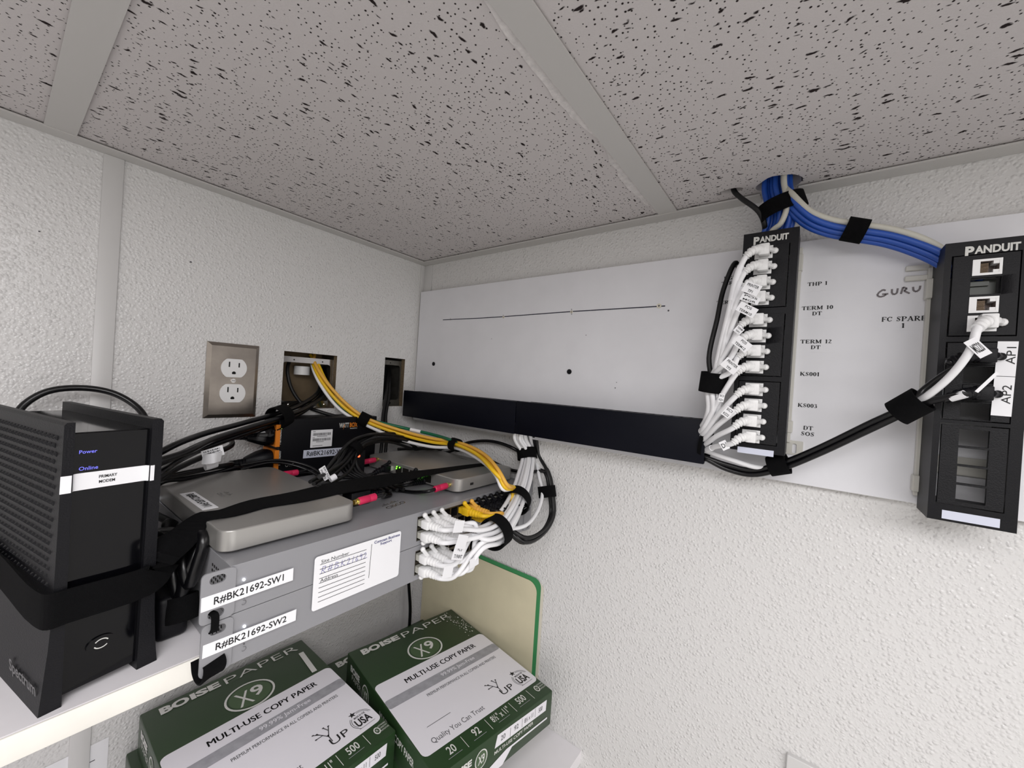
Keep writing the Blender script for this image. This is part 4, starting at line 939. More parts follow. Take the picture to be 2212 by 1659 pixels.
bm = B(); Tx = WMX[RR_] @ frame((-0.212, 0, HR + 0.0002), (1, 0, 0), (0, 1, 0)); rnd = random.Random(5)
for k in range(70):
    fx = rnd.gauss(0.93, 0.035); fy = rnd.gauss(0.2, 0.07)
    if fx < 0.985 and 0.02 < fy < 0.34:
        r_ = rnd.uniform(0.0004, 0.0014); poly(bm, circ(0.212 * fx, -0.27 * fy, r_, 6, r_ * rnd.uniform(0.5, 1.4)), Tx, 0, 0.0003)
obj('scuff_mark', bm, RLET, RR_, kind='stuff')

# ------------------------------------------------------------------ folders leaning on the right wall
def sheet(name, m, x, y0, y1, z0, z1, r, label, lean=0.0, cat='folder'):
    bm = B(); M = frame((x, 0, 0), (0, -1, 0), (0, 0, 1))
    pts = rr(-y1, -y0, z0, z1, r, 6)
    prism(bm, pts, 0, 0.0006, M, 0)
    return obj(name, bm, m, label=label, cat=cat)
sheet('paper_sheet', CREAM, WB - 0.0012, 0.3485, 0.645, ZL + 0.0005, -0.3475, 0.012, 'cream sheet at the back of the folders leaning on the right wall', cat='paper')
sheet('file_folder', FGRN, WB - 0.0025, 0.3535, 0.650, ZL + 0.0005, -0.3425, 0.014, 'green card folder leaning against the right wall behind the ream')
sheet('file_folder', MANI, WB - 0.0038, 0.3605, 0.655, ZL + 0.0005, -0.3500, 0.018, 'beige manila folder leaning in front of the green folder')
# paper taped to the left wall under the shelf and a cover plate low on the right wall
bm = B(); M = FA((0, WA - 0.0004, 0))
pts = [U(px, py, 1, WA) for px, py in ((128, 1612), (235, 1591), (235, 1680), (60, 1720))]
a = pts[1].x; z_ = pts[1].z
prism(bm, [(pts[0].x - 0.06, z_ - 0.2), (a, z_ - 0.2), (a, z_), (pts[0].x - 0.06, z_)], 0, 0.0003, M, 0)
for k in range(4): line(bm, (pts[0].x - 0.03, z_ - 0.022 - 0.014 * k), (a - 0.012, z_ - 0.022 - 0.014 * k), 0.0012, M, 1, 0.0004)
obj('notice', bm, [PAPER, INKG], label='printed paper notice on the left wall below the shelf', cat='notice')
p = U(1700, 1622, 0, WB)
bm = B(); M = FB((WB, 0, 0)); prism(bm, rr(-p.y, -p.y + 0.075, p.z - 0.115, p.z, 0.002), -0.001, 0.006, M, 0)
obj('cover_plate', bm, TRIM, label='small white cover plate low on the right wall', cat='wall plate', bevel=0.001)
# ------------------------------------------------------------------ patch panels
XF = 0.530                     # front of both patch panels
def keystone(bm, u, v, M, flip=False):     # white jack with its socket
    s = -1 if flip else 1
    slab(bm, u - 0.0088, u + 0.0088, v - 0.0072, v + 0.0072, 0.012, [(u - 0.0042, u + 0.0070, v - 0.0052, v + 0.0052)], M, 0, 2)
    box(bm, u - 0.0086, u + 0.0086, v - 0.007, v + 0.007, -0.026, -0.0118, 0, M)
    box(bm, u - 0.004, u + 0.0068, v - 0.005, v + 0.005, -0.0119, -0.0116, 1, M)
    for k in range(8): box(bm, u - 0.0041, u + 0.0015, v - 0.0042 + 0.0011 * k, v - 0.0038 + 0.0011 * k, -0.010, -0.0035, 3, M)
    for q in (-1, 1): box(bm, u + 0.0035, u + 0.0070, v + q * 0.0052 - (0.0026 if q > 0 else 0), v + q * 0.0052 + (0.0026 if q < 0 else 0), -0.01, -0.0002, 0, M)
JACKIN = mat('jack cavity', (128, 116, 112), 0.5); JPIN = mat('jack contacts', (150, 130, 110), 0.5, 0.6)
def panel(pt, pb, mods, ports, filled, strip, label, logo, uw):
    # pt / pb: sight points of the top left and bottom right of the front; mods: (top py, bottom py) of each of three plates
    P0, P1 = U(*pt, 0, XF), U(*pb, 0, XF)
    u0, u1 = -P0.y, -P0.y + uw
    v1, v0 = P0.z, P1.z
    t = thing('patch_bay', label, 'patch panel', (XP, -(u0 + u1) / 2, v0))
    M = FB((XF, 0, 0))
    pl = []
    for (a, b) in mods:
        va, vb = U(*a, 0, XF).z, U(*b, 0, XF).z
        pl.append((u0 + 0.0045, u1 - 0.0075, vb, va))
    bm = B(); slab(bm, u0, u1, v0, v1, 0.0435, pl, M, 0, 0)
    c = U(*logo[0], 0, XF); lw = (U(*logo[2], 0, XF) - U(*logo[1], 0, XF)).length
    text(bm, 'P', -c.y - lw * 0.40, c.z - 0.0006, lw * 0.17, 0.0092, M, 1, 0.05, 0.0003)
    text(bm, 'ANDUIT', -c.y + lw * 0.09, c.z, lw * 0.80, 0.0072, M, 1, 0.04, 0.0003)
    obj('housing', bm, [BLK, RLET], t, bevel=0.0014)
    pos = []
    for m, (q0, q1, r0, r1) in enumerate(pl):
        a, b = ports[m]
        A_, B_ = U(*a, 0, XF), U(*b, 0, XF)
        hs = []
        for k in range(4):
            u = -(A_.y + (B_.y - A_.y) * k / 3); v = A_.z + (B_.z - A_.z) * k / 3
            pos.append((u, v)); hs.append((u - 0.009, u + 0.009, v - 0.00745, v + 0.00745))
        bm = B(); slab(bm, q0 + 0.0009, q1 - 0.0009, r0 + 0.0009, r1 - 0.0009, 0.003, hs, FB((XF - 0.0008, 0, 0)), 0, 0)
        obj('module_plate', bm, BLKD, t, bevel=0.0005)
    Mj = FB((XF - 0.0012, 0, 0))
    for k, (u, v) in enumerate(pos):
        if filled[k] == 1:
            bm = B(); keystone(bm, u, v, Mj); obj('jack', bm, [WPL, JACKIN, JACKIN, JPIN], t)
        elif filled[k] == 2:
            bm = B(); slab(bm, u - 0.0088, u + 0.0088, v - 0.0072, v + 0.0072, 0.012, [(u - 0.0042, u + 0.0070, v - 0.0052, v + 0.0052)], Mj, 0, 0); box(bm, u - 0.0086, u + 0.0086, v - 0.007, v + 0.007, -0.026, -0.0118, 0, Mj); obj('jack', bm, BLK, t)
        elif filled[k] == 3:
            bm = B(); box(bm, u - 0.0088, u + 0.0088, v - 0.0072, v + 0.0072, -0.018, -0.012, 0, Mj); box(bm, u - 0.0088, u + 0.004, v + 0.002, v + 0.006, -0.012, -0.009, 0, Mj); obj('blank_insert', bm, mat_blank, t, label='dark grey blank insert')
    Ms, a, b = quad(strip, 0, XF - 0.0003)
    bm = B(); prism(bm, [(a, b), (-a, b), (-a, -b), (a, -b)], 0, 0.0003, Ms); obj('label_strip', bm, LABELB, t)
    # cream mounting bracket between the panel and the board
    bm = B(); xa, xb = XP - 0.0075, XP - 0.0002
    box(bm, xa, xb, -u0 - 0.003, -u0 + 0.003, v0 + 0.012, v1 - 0.010); box(bm, xa, xb, -u1 - 0.003, -u1 + 0.003, v0 + 0.012, v1 - 0.010)
    box(bm, xb - 0.003, xb, -u1, -u0, v0 + 0.038, v0 + 0.056); box(bm, xb - 0.003, xb, -u1, -u0, v1 - 0.07, v1 - 0.05)
    obj('mounting_bracket', bm, IVO, t, bevel=0.0006)
    return t, pos, (u0, u1, v0, v1)
mat_blank = mat('dark olive plastic', (66, 70, 64), 0.35)
PA, posA, dimA = panel((1607, 507), (1692, 985),
    [((1640, 533), (1640, 666)), ((1640, 680), (1640, 813)), ((1640, 823), (1640, 960))],
    [((1650, 546), (1642, 646)), ((1638, 693), (1630, 793)), ((1629, 841), (1622, 942))], [1] * 12,
    ((1593, 963.5), (1671, 974.5), (1671, 987), (1593, 977)), 'left black patch panel with twelve white jacks all plugged', ((1665, 515), (1628, 515), (1704, 515)), 0.0535)
PB_, posB, dimB = panel((2043, 527), (2189, 1152),
    [((2120, 548), (2120, 727)), ((2120, 738), (2120, 912)), ((2120, 920), (2120, 1102))],
    [((2132, 577), (2120, 699)), ((2117, 771), (2106, 889)), ((2103, 947), (2096, 1069))], [1, 3, 1, 1, 2, 0, 2, 0, 0, 0, 0, 0],
    ((2034.5, 1101), (2160.5, 1121.5), (2159, 1141), (2034, 1119)), 'right black patch panel with open ports and AP1 and AP2 labels', ((2143, 537), (2082, 540), (2205, 533)), 0.0535)
# AP1 / AP2 label strip
M, a, b = quad(((2157, 738), (2199, 737), (2186, 901), (2138, 896)), 0, XF - 0.0012)
bm = B(); prism(bm, [(a, b), (-a, b), (-a, -b), (a, -b)], 0, 0.0003, M, 0)
Mr = M @ MX.Rotation(math.pi / 2, 4, 'Z')
text(bm, 'AP1', b * 0.62, -0.0022, b * 0.46, a * 0.9, Mr, 1, 0.0, 0.0005)
text(bm, 'AP2', -b * 0.42, -0.0018, b * 0.5, a * 0.9, Mr, 1, 0.0, 0.0005)
line(bm, (-a, b * 0.06), (a, b * 0.06), 0.0004, M, 1, 0.0005)
obj('name_label', bm, [PAPER, INK], PB_)
def clip(t, px, py, w, h, d, slot=None):
    p = U(px, py, 0, XP); bm = B()
    M = FB((XP, 0, 0))
    if slot: prism(bm, rr(-p.y - w / 2, -p.y + w / 2, p.z - h / 2, p.z + h / 2, 0.001), 0, d, M, 0, holes=[rr(-p.y - slot[0] / 2, -p.y + slot[0] / 2, p.z - h * 0.42, p.z + h * 0.30, slot[0] * 0.45)[::-1]])
    else: prism(bm, rr(-p.y - w / 2, -p.y + w / 2, p.z - h / 2, p.z + h / 2, 0.0012), 0, d, M, 0)
    obj('bracket_tab', bm, IVO, t, bevel=0.0008)
clip(PA, 1727, 571, 0.007, 0.02, 0.009); clip(PA, 1705, 921, 0.007, 0.014, 0.009); clip(PA, 1716, 967, 0.0165, 0.0165, 0.0025, (0.0042,))
clip(PB_, 1981, 580, 0.018, 0.0055, 0.004); clip(PB_, 1979, 602, 0.018, 0.0055, 0.004); clip(PB_, 1987, 1043, 0.014, 0.0165, 0.011); clip(PB_, 2004, 628, 0.006, 0.02, 0.012)
# ------------------------------------------------------------------ plugs, cables, bands
def rj_plug(parent, M, mcol, relief, clear=CLEAR, latch=True, blockw=(0.0045, 0.0165), r0=0.0056, r1=0.0044, ribs=5, name='plug'):
    # M: origin at the socket face, w outwards, v towards the latch; relief: world points of the strain relief axis
    bm = B()
    box(bm, -0.0058, 0.0058, -0.0038, 0.0036, -0.0035, blockw[0] + 0.001, 1, M)
    box(bm, -0.0063, 0.0063, -0.0052, 0.0052, blockw[0], blockw[1], 0, M, 0.0012)
    if latch:
        pts = [M @ V(p) for p in ((0, 0.0035, blockw[1] - 0.001), (0, 0.0066, blockw[0] + 0.005), (0, 0.0088, blockw[0] + 0.001))]
        tube(bm, crom(pts, 4), [0.0032, 0.0032, 0.003, 0.0029, 0.0027, 0.0026, 0.0026, 0.0026, 0.0023], 8)
        c = M @ V((0, 0.0098, blockw[0] - 0.0002))
        n = bmesh.ops.create_uvsphere(bm, u_segments=10, v_segments=6, radius=0.0034, matrix=MX.Translation(c))
    pts = crom(relief, 8); n = len(pts); rad = []
    for i in range(n):
        f = i / (n - 1); rr_ = r0 + (r1 - r0) * f
        ph = (f * ribs) % 1.0
        rad.append(rr_ if ph < 0.55 else rr_ - 0.0011)
    tube(bm, pts, rad, 12)
    return obj(name, bm, [mcol, clear], parent)

def flag(parent, M, hw, hh, lines, off=0.012):
    bm = B(); plaque(bm, M, hw, hh, lines, 0.0004, 0, 1, 0, off, 0.5, 0.72) if lines else prism(bm, [(hw, hh), (-hw, hh), (-hw, -hh), (hw, -hh)], 0, 0.0004, M, 0)
    if lines: obj('label_flag', bm, [PAPER, INK], parent)
    else: obj('label_flag', bm, PAPER, parent)

def wrap(parent, pts, i0, i1, r, m=PAPER):
    bm = B(); tube(bm, pts[i0:i1], r, 12); obj('label_wrap', bm, m, parent)

def P(px, py, ax, v): return U(px, py, ax, v)
RC = 0.0030
# --- sight-guided centre line of the white bundle: duct, down, round the front of the switches
trunk = [V((0.560, 0.128, -0.060)), V((0.5595, 0.250, -0.060)), V((0.5595, 0.360, -0.060)), V((0.5605, 0.392, -0.072)), V((0.5605, 0.3985, -0.092)),
         P(1139, 981, 1, 0.396), P(1131, 1035, 1, 0.372), P(1115, 1082, 1, 0.352), P(1097, 1117, 1, 0.338), P(1071, 1150, 1, 0.331), P(1035, 1163, 1, 0.331)]
spread = [1.0, 1.0, 1.0, 0.95, 0.95, 0.92, 1.1, 1.12, 1.2, 1.28, 1.15]
D = 0.0066
pc0, pc1 = 0.3315, 0.506
pw_ = (pc1 - pc0) / 12
def port(col, zrow): return V((pc0 + pw_ * (col + 0.5), YSW - 0.0003, zrow))
zc1, zc2 = (Z1 + Z2) / 2, (Z0 + Z1) / 2
PORTS = []
for zc_ in (zc1, zc2):
    for row in (1, -1):
        for c_ in range(3): PORTS.append((c_, zc_ + row * 0.0078, row, zc_))
ordn = ['topmost', 'second', 'third', 'fourth', 'fifth', 'sixth', 'seventh', 'eighth', 'ninth', 'tenth', 'eleventh', 'lowest']
# which offsets: cables bound for the lower switch sit on the outer lower side of the trunk
offs = HEX[:13]
tfr = frames(trunk)
def height(o):
    t, n, b = tfr[9]; return (n * o[0] + b * o[1]).z
order = sorted(range(12), key=lambda i: -height(offs[i + 1]))
rank = {PORTS_i: offs[order[j] + 1] for j, PORTS_i in enumerate([0, 1, 2, 3, 4, 5, 6, 7, 8, 9, 10, 11])}
T3 = P(1542, 826, 0, 0.518)
CABLES = {}
def panel_end(t, k, pos, Mj_, col, left=True):
    u, v = pos[k]
    c = V((XF - 0.0012, -u, v))
    M = frame(c + V((0, -0.0014, 0)), (0, 0, -1), (0, -1, 0)) if True else None
    # u axis down, v axis to the right (-y), w = u x v
    return c, M
def mk_panel_plug(t, k, pos, col, sweep, clear=WPL):
    u, v = pos[k]; c = V((XF - 0.0005, -u - 0.0012, v))
    M = frame(c, (0, 0, 1), (0, -1, 0))          # w = z x -y = x -> flip so that it points into the room
    M = frame(c, (0, 0, -1), (0, -1, 0))
    rel = [c + V((-0.011, 0.002, 0)), c + V((-0.0165, 0.0068, -0.0005)), c + V((-0.0195, 0.0118, -0.0035)), c + V((-0.0210, 0.0160, -0.0085))]
    rj_plug(t, M, col, rel, clear, True, (0.003, 0.0150))
    return rel
assign = [0, 1, 2, 6, 7, 8, 3, 4, 5, 9, 10, 11]
panelk = {}
for k in range(12):
    pi = assign[k]
    col, zr, row, zc_ = PORTS[pi]
    t = thing('patch_cable', 'white patch cable plugged into the %s jack%s of the left patch panel' % (ordn[k], '' if k in (0, 11) else ' from the top'), 'cable', tuple(V((XF, -posA[k][0], posA[k][1]))), 0, 'white patch cables')
    rel = mk_panel_plug(t, k, posA, WPL, 1)
    jx, jy = (1650 - 2.9 * k, 546 + 35.5 * k)
    jc = U(0, 0, 0, 1)
    o = rank[pi]
    o2 = (o[0] * D, o[1] * D)
    st = rel[-1]
    up_ = st - rel[-2]
    pts = [rel[2], st]
    # sideways row used to keep the cables apart on the way down
    lane = (k - 3) * 0.0042
    if k < 7:
        a = T3 + V((0.002 * (k % 3) - 0.004, 0.001 - 0.0012 * k, 0.034))
        g = st + V((-0.001, 0.0065, -0.017)); h_ = st * 0.48 + a * 0.52 + V((-0.003, -0.001, 0))
        off3 = HEX[k]
        t3 = T3 + V((off3[0] * 0.0056, off3[1] * 0.0056, 0))
        pts += [g] + ([h_] if k < 3 else []) + [t3, T3 + V((off3[0] * 0.0062 + 0.006, off3[1] * 0.0062 - 0.001, -0.034)), V((0.547 + off3[0] * 0.005, 0.1085, -0.050 + off3[1] * 0.006))]
    else:
        m = k - 7
        e = V((0.546 + 0.003 * m, 0.110, -0.052 - 0.0055 * m))
        mid = st * 0.42 + V((0.527 + 0.003 * m, 0.098, -0.040 - 0.008 * m)) * 0.58 + V((-0.004, 0.0, 0.003))
        pts += [mid, V((0.527 + 0.004 * m, 0.0985, -0.0385 - 0.0078 * m)), e]
    tb = bundle(trunk, o2, spread)
    pe = port(col, zr)
    bend = (tb[-1] + pe + V((0.03, -0.045, 0))) / 2
    tail = [pe + V((0.016, -0.047, 0.0)) * 1.0 + V((0.0, -0.0008 * col, 0)), pe + V((0.002, -0.0395, 0)), pe + V((0, -0.031, 0))]
    line_ = crom(pts + tb + tail, 6)
    bm = B(); tube(bm, line_, RC, 10); obj('jacket', bm, CWHT, t)
    M = frame(pe, (1 if row > 0 else -1, 0, 0), (0, 0, row))
    rel2 = [pe + V((0, -0.013, 0)), pe + V((0.0004, -0.020, 0)), pe + V((0.0012, -0.027, 0)), pe + V((0.0022, -0.0345, 0))]
    rj_plug(t, M, WPL, rel2)
    CABLES[k] = (t, line_)
# wrapped and folded text labels on the white cables (at the panel end)
for k, q, x, lines in ((1, ((1610, 605.6), (1644, 618), (1637, 640.4), (1605, 630)), 0.492, ['PRINTER', 'TP1']), (2, ((1603, 634), (1646.6, 643), (1633, 660), (1600, 646)), 0.495, ['POS', 'MGR']),
                    (3, ((1601, 652), (1641, 668), (1623, 688), (1590, 669)), 0.490, ['POS', 'TERM10']), (5, ((1593, 722), (1627.6, 746), (1608, 762.5), (1584, 742)), 0.490, ['POS', 'TERM12']),
                    (6, ((1569, 770), (1601.5, 792), (1583, 811), (1559, 788.5)), 0.492, ['PRINTER', 'TP3']), (7, ((1556, 850), (1568, 852), (1561, 869), (1549, 866)), 0.494, ['SCI', 'KD1']),
                    (8, ((1567, 873), (1582, 886), (1578, 906), (1562.5, 897)), 0.497, ['SCI', 'KD2']), (11, ((1554, 956), (1568, 949), (1575.5, 969), (1561, 974)), 0.51, ['D1']), (4, ((1592, 700), (1606, 712), (1600, 724), (1586, 716)), 0.497, ['TERM', 'TP1'])):
    M, a, b = quad(q, 0, x)
    M = M @ MX.Rotation(0.12, 4, 'Y')
    flag(CABLES[k][0], M, a, b, lines)
for k in (0, 1): wrap(CABLES[k][0], CABLES[k][1], 10, 18, RC + 0.0006)
wrap(CABLES[11][0], CABLES[11][1], 14, 18, RC + 0.0006)
# labels near the switches
for k, q, y, lines in ((6, ((979, 1126), (999, 1126), (1003, 1148), (982, 1149)), 0.322, None), (7, ((986, 1157), (1007, 1157), (1008, 1187), (988, 1181)), 0.322, None), (3, ((978, 1178), (1001, 1183), (1004, 1207), (980, 1208)), 0.325, ['PC 5', 'TI PAINT']),
                       (9, ((958, 1223), (980, 1221), (975, 1245), (956, 1250.6)), 0.325, None), (10, ((1010, 1212.5), (1031, 1202), (1036, 1214), (1019, 1227)), 0.326, None)):
    M, a, b = quad(q, 1, y); flag(CABLES[k][0], M, a, b, lines)

# --- white cable from the right patch panel, by way of the side loop, to the upper switch
t = thing('patch_cable', 'white patch cable plugged into the fourth port of the right patch panel', 'cable', (XF, -posB[3][0], posB[3][1]), 0, 'white patch cables')
u, v = posB[3]; c = V((XF - 0.0005, -u - 0.0012, v))
rel = [c + V((-0.011, 0.001, 0)), c + V((-0.020, 0.003, -0.001)), c + V((-0.028, 0.007, -0.004)), c + V((-0.034, 0.011, -0.009))]
rj_plug(t, frame(c, (0, 0, -1), (0, -1, 0)), WPL, rel, WPL)
pe = port(4, zc1 - 0.0078)
side = [P(1157, 985, 1, 0.388), P(1165, 1030, 1, 0.366), P(1172, 1062, 1, 0.351), P(1163, 1100, 1, 0.340), P(1135, 1135, 1, 0.334), P(1085, 1143, 1, 0.345)]
wl = crom([rel[2], rel[3], P(2098, 752, 0, 0.494), P(2060, 805, 0, 0.499), P(2010, 850, 0, 0.508), P(1965, 877, 0, 0.523), P(1870, 922, 0, 0.538), P(1765, 974, 0, 0.551), P(1700, 1003, 0, 0.554), P(1640, 1010, 0, 0.552), P(1580, 993, 0, 0.552), V((0.556, 0.112, -0.071)), V((0.570, 0.16, -0.073)), V((0.573, 0.25, -0.073)), V((0.5735, 0.36, -0.073)), V((0.574, 0.385, -0.085))] + side + [P(1040, 1139, 1, 0.340), pe + V((0.018, -0.046, 0)), pe + V((0.002, -0.0395, 0)), pe + V((0, -0.031, 0))], 6)
bm = B(); tube(bm, wl, RC, 10); obj('jacket', bm, CWHT, t)
rj_plug(t, frame(pe, (-1, 0, 0), (0, 0, -1)), CIVO, [pe + V((0, -0.013, 0)), pe + V((0.0004, -0.020, 0)), pe + V((0.0012, -0.027, 0)), pe + V((0.0022, -0.0345, 0))])
M, a, b = quad(((2090, 733), (2118, 728), (2131, 762), (2108, 782)), 0, 0.490); flag(t, M, a, b, ['MS220'])

def black_end(t, col):         # black plug in the upper row of the upper switch; returns the last stretch of its cable
    pe = port(col, zc1 + 0.0078)
    rj_plug(t, frame(pe, (1, 0, 0), (0, 0, 1)), BLK, [pe + V((0, -0.013, 0)), pe + V((0.0004, -0.020, 0)), pe + V((0.0012, -0.027, 0)), pe + V((0.0022, -0.0345, 0))], CLEAR)
    return [P(1090, 1124, 1, 0.360), pe + V((0.014, -0.044, -0.007)), pe + V((0.002, -0.0395, 0)), pe + V((0, -0.031, 0))]
# --- black patch cables from the AP ports to the far end of the upper switch
blk_side = [P(1160, 985, 1, 0.382), P(1178, 1022, 1, 0.358), P(1186, 1062, 1, 0.346), P(1189, 1108, 1, 0.338), P(1168, 1146, 1, 0.332), P(1125, 1162, 1, 0.336)]
for i, (k, pxs, lab) in enumerate(((4, [(2078, 785, 0.509), (2035, 813, 0.516), (1995, 843, 0.520)], 'black patch cable plugged into the port marked AP1'), (6, [(2085, 851, 0.500), (2050, 858, 0.505), (2008, 868, 0.512)], 'black patch cable plugged into the port marked AP2'))):
    t = thing('patch_cable', lab, 'cable', (XF, -posB[k][0], posB[k][1]), 0, 'black patch cables')
    u, v = posB[k]; c = V((XF - 0.0005, -u - 0.0012, v))
    rel = [c + V((-0.010, 0.002, 0)), c + V((-0.016, 0.009, -0.0005)), c + V((-0.019, 0.017, -0.003)), c + V((-0.0215, 0.024, -0.007))]
    rj_plug(t, frame(c, (0, 0, -1), (0, -1, 0)), BLK, rel, CLEAR)
    dz = 0.0034 if i == 0 else -0.0034; dx = -0.003
    oo = V((dx, 0, dz))
    run = [rel[2], rel[3]] + [P(*q[:2], 0, q[2]) for q in pxs] + [P(1965, 879, 0, 0.520) + oo, P(1870, 925, 0, 0.532) + oo, P(1765, 975, 0, 0.545) + oo, P(1690, 1005, 0, 0.551) + oo, P(1625, 1020, 0, 0.556) + oo * 0.8, P(1570, 1008, 0, 0.557) + oo * 0.8, V((0.557 + dx, 0.110, -0.079)), V((0.572, 0.16, -0.080 + i * 0.001)), V((0.5735, 0.28, -0.066 + 0.014 * i)), V((0.5745, 0.375, -0.078)), ]
    off = HEX[i + 1]
    run += bundle(blk_side, (off[0] * 0.0064, off[1] * 0.0064), [1] * 6) + black_end(t, 7 + i)
    ln_ = crom(run, 6)
    bm = B(); tube(bm, ln_, RC, 10); obj('jacket', bm, CBLK, t)
    CABLES['b%d' % i] = (t, ln_)
M, a, b = quad(((2105, 845), (2112, 848), (2160, 807), (2152, 803)), 0, 0.494); flag(CABLES['b1'][0], M, a, b, ['AP SW1 P22'])
wrap(CABLES['b1'][0], CABLES['b1'][1], 8, 13, RC + 0.0005)

# --- black cable from the small ceiling hole behind the left panel into the duct
t = thing('network_cable', 'black cable from the small ceiling hole running down beside the left patch panel', 'cable', (CK[0], CK[1], 0.1))
off = HEX[3]
ln_ = crom([V((CK[0], CK[1] - 0.002, CEIL + 0.03)), V((CK[0], CK[1] - 0.003, CEIL + 0.004)), P(1600, 427, 0, 0.547), P(1640, 458, 0, 0.545), P(1652, 490, 0, 0.552), P(1640, 520, 0, 0.562) + V((0.012, 0, 0)), V((0.577, 0.078, 0.165)), P(1588, 568, 0, 0.556), P(1563, 625, 0, 0.546), P(1549, 690, 0, 0.536), T3 + V((0.0105, 0.009, 0.03)), T3 + V((0.010, 0.004, 0)), T3 + V((0.012, 0.003, -0.035)), V((0.556, 0.110, -0.045)), V((0.574, 0.16, -0.05)), V((0.5755, 0.28, -0.05)), V((0.576, 0.37, -0.07))]
            + bundle(blk_side, (HEX[3][0] * 0.0064, HEX[3][1] * 0.0064), [1] * 6) + black_end(t, 9), 6)
bm = B(); tube(bm, ln_, RC, 10); obj('jacket', bm, CBLKM, t)
# two more black leads in the side loop, from behind the appliances
for i, lead in enumerate(([P(985, 965, 1, 0.555), P(1012, 956, 1, 0.535), P(1060, 953, 1, 0.478), P(1108, 968, 1, 0.425), P(1140, 990, 1, 0.405)], [P(960, 978, 1, 0.585), P(1000, 968, 1, 0.545), P(1050, 990, 1, 0.485), P(1095, 1012, 1, 0.440), P(1135, 1020, 1, 0.395)])):
    o = HEX[4 + i]
    t = thing('network_cable', ['black lead arching from the middle strap under the duct to the side loop', 'black lead passing below the yellow cables to the side loop'][i], 'cable', tuple(lead[0]))
    ln_ = crom([V((0.50, 0.655, -0.150 - 0.01 * i))] + lead + bundle(blk_side[1:], (o[0] * 0.0064, o[1] * 0.0064), [1] * 5) + black_end(t, 10 + i), 6)
    bm = B(); tube(bm, ln_, RC, 10); obj('jacket', bm, CBLK, t)

# --- coloured cables from the square cut-out
colour = [P(674, 770, 1, 0.760), P(681, 786, 1, 0.738), P(700, 825, 1, 0.712), P(742, 875, 1, 0.686), P(786, 906, 1, 0.660), P(870, 937, 1, 0.618), P(935, 953, 1, 0.560), P(984, 961, 1, 0.500), P(1035, 985, 1, 0.424), P(1070, 1021, 1, 0.3625), P(1092, 1050, 1, 0.346)]
sprd = [1.0, 1.0, 1.15, 1.3, 1.0, 1.25, 1.2, 0.95, 1.15, 1.0, 0.9]
S2c = trunk[7]
cdefs = [('white', CWHT, (0.0, -1.05)), ('green', CGRN, (0.95, 0.75)), ('lower yellow', CYEL, (-0.9, -0.35)), ('upper yellow', CYEL, (0.05, 0.15)), ('amber', CORA, (-0.75, 0.85))]
cfr = frames(colour)
for i, (nm, m, (up, rt)) in enumerate(cdefs):
    pass
lay = {'white': (-0.85, -0.55), 'lower yellow': (-0.15, -0.55), 'upper yellow': (0.35, 0.5), 'amber': (0.75, -0.55), 'green': (-0.5, 0.55)}
# (height above the lane, distance towards the wall) in cable diameters
for nm, m in (('white', CWHT), ('lower yellow', CYEL), ('upper yellow', CYEL), ('amber', CORA), ('green', CGRN)):
    h_, w_ = lay[nm]
    path = []
    for (t_, n_, b_), p, s in zip(cfr, colour, sprd):
        upv = (V((0, 0, 1)) - t_ * t_.z).normalized(); sd = t_.cross(upv)
        if sd.y < 0: sd = -sd
        hh_ = h_
        if nm == 'green': hh_ = (-1.5, -1.5, -1.5, -0.9, 0.3, 1.35, 1.45, 0.9, 0.5, 0, 0)[len(path)]
        if nm == 'white': hh_ = (-0.8, -0.8, -0.9, -1.1, -1.1, -1.35, -1.3, -1.1, -1.1, -1.0, -0.9)[len(path)]
        path.append(p + upv * hh_ * 0.0064 * s + sd * w_ * 0.0064 * s)
    t = thing('network_cable', '%s cable from the square wall cut-out strapped with other coloured cables' % nm, 'cable', tuple(path[1]), 0, 'coloured cables from the cut-out')
    if nm == 'green': path = path[:8] + [P(1008, 972, 1, 0.495), P(1040, 990, 1, 0.46), P(1075, 1015, 1, 0.425)]
    elif nm == 'white': path = path + [S2c + V((-0.004, 0.004, 0.0155)), P(1097, 1117, 1, 0.346), P(1070, 1125, 1, 0.357), V((0.470, YSW - 0.030, zc1 - 0.004)), V((0.470, YSW - 0.005, zc1 - 0.004))]
    else:
        j = {'lower yellow': 0, 'upper yellow': 2, 'amber': 1}[nm]
        pe = port((5, 6, 7)[j], zc1 + (0.0078 if j < 2 else -0.0078))
        path = path + [S2c + V((0.002 * j - 0.006, 0.003, 0.0155 + 0.001 * j)), P(1096, 1108, 1, 0.350 + 0.003 * j), P(1062, 1117, 1, 0.350 + 0.004 * j), pe + V((0.020, -0.046, -0.002)), pe + V((0.002, -0.0395, 0)), pe + V((0, -0.031, 0))]
        rj_plug(t, frame(pe, (1, 0, 0), (0, 0, 1)), m, [pe + V((0, -0.013, 0)), pe + V((0.0004, -0.020, 0)), pe + V((0.0012, -0.027, 0)), pe + V((0.0022, -0.0345, 0))], m)
    ln_ = crom(path, 6)
    bm = B(); tube(bm, ln_, 0.0029, 10); obj('jacket', bm, m, t)
    if nm == 'green': wrap(t, ln_, 31, 34, 0.0034)

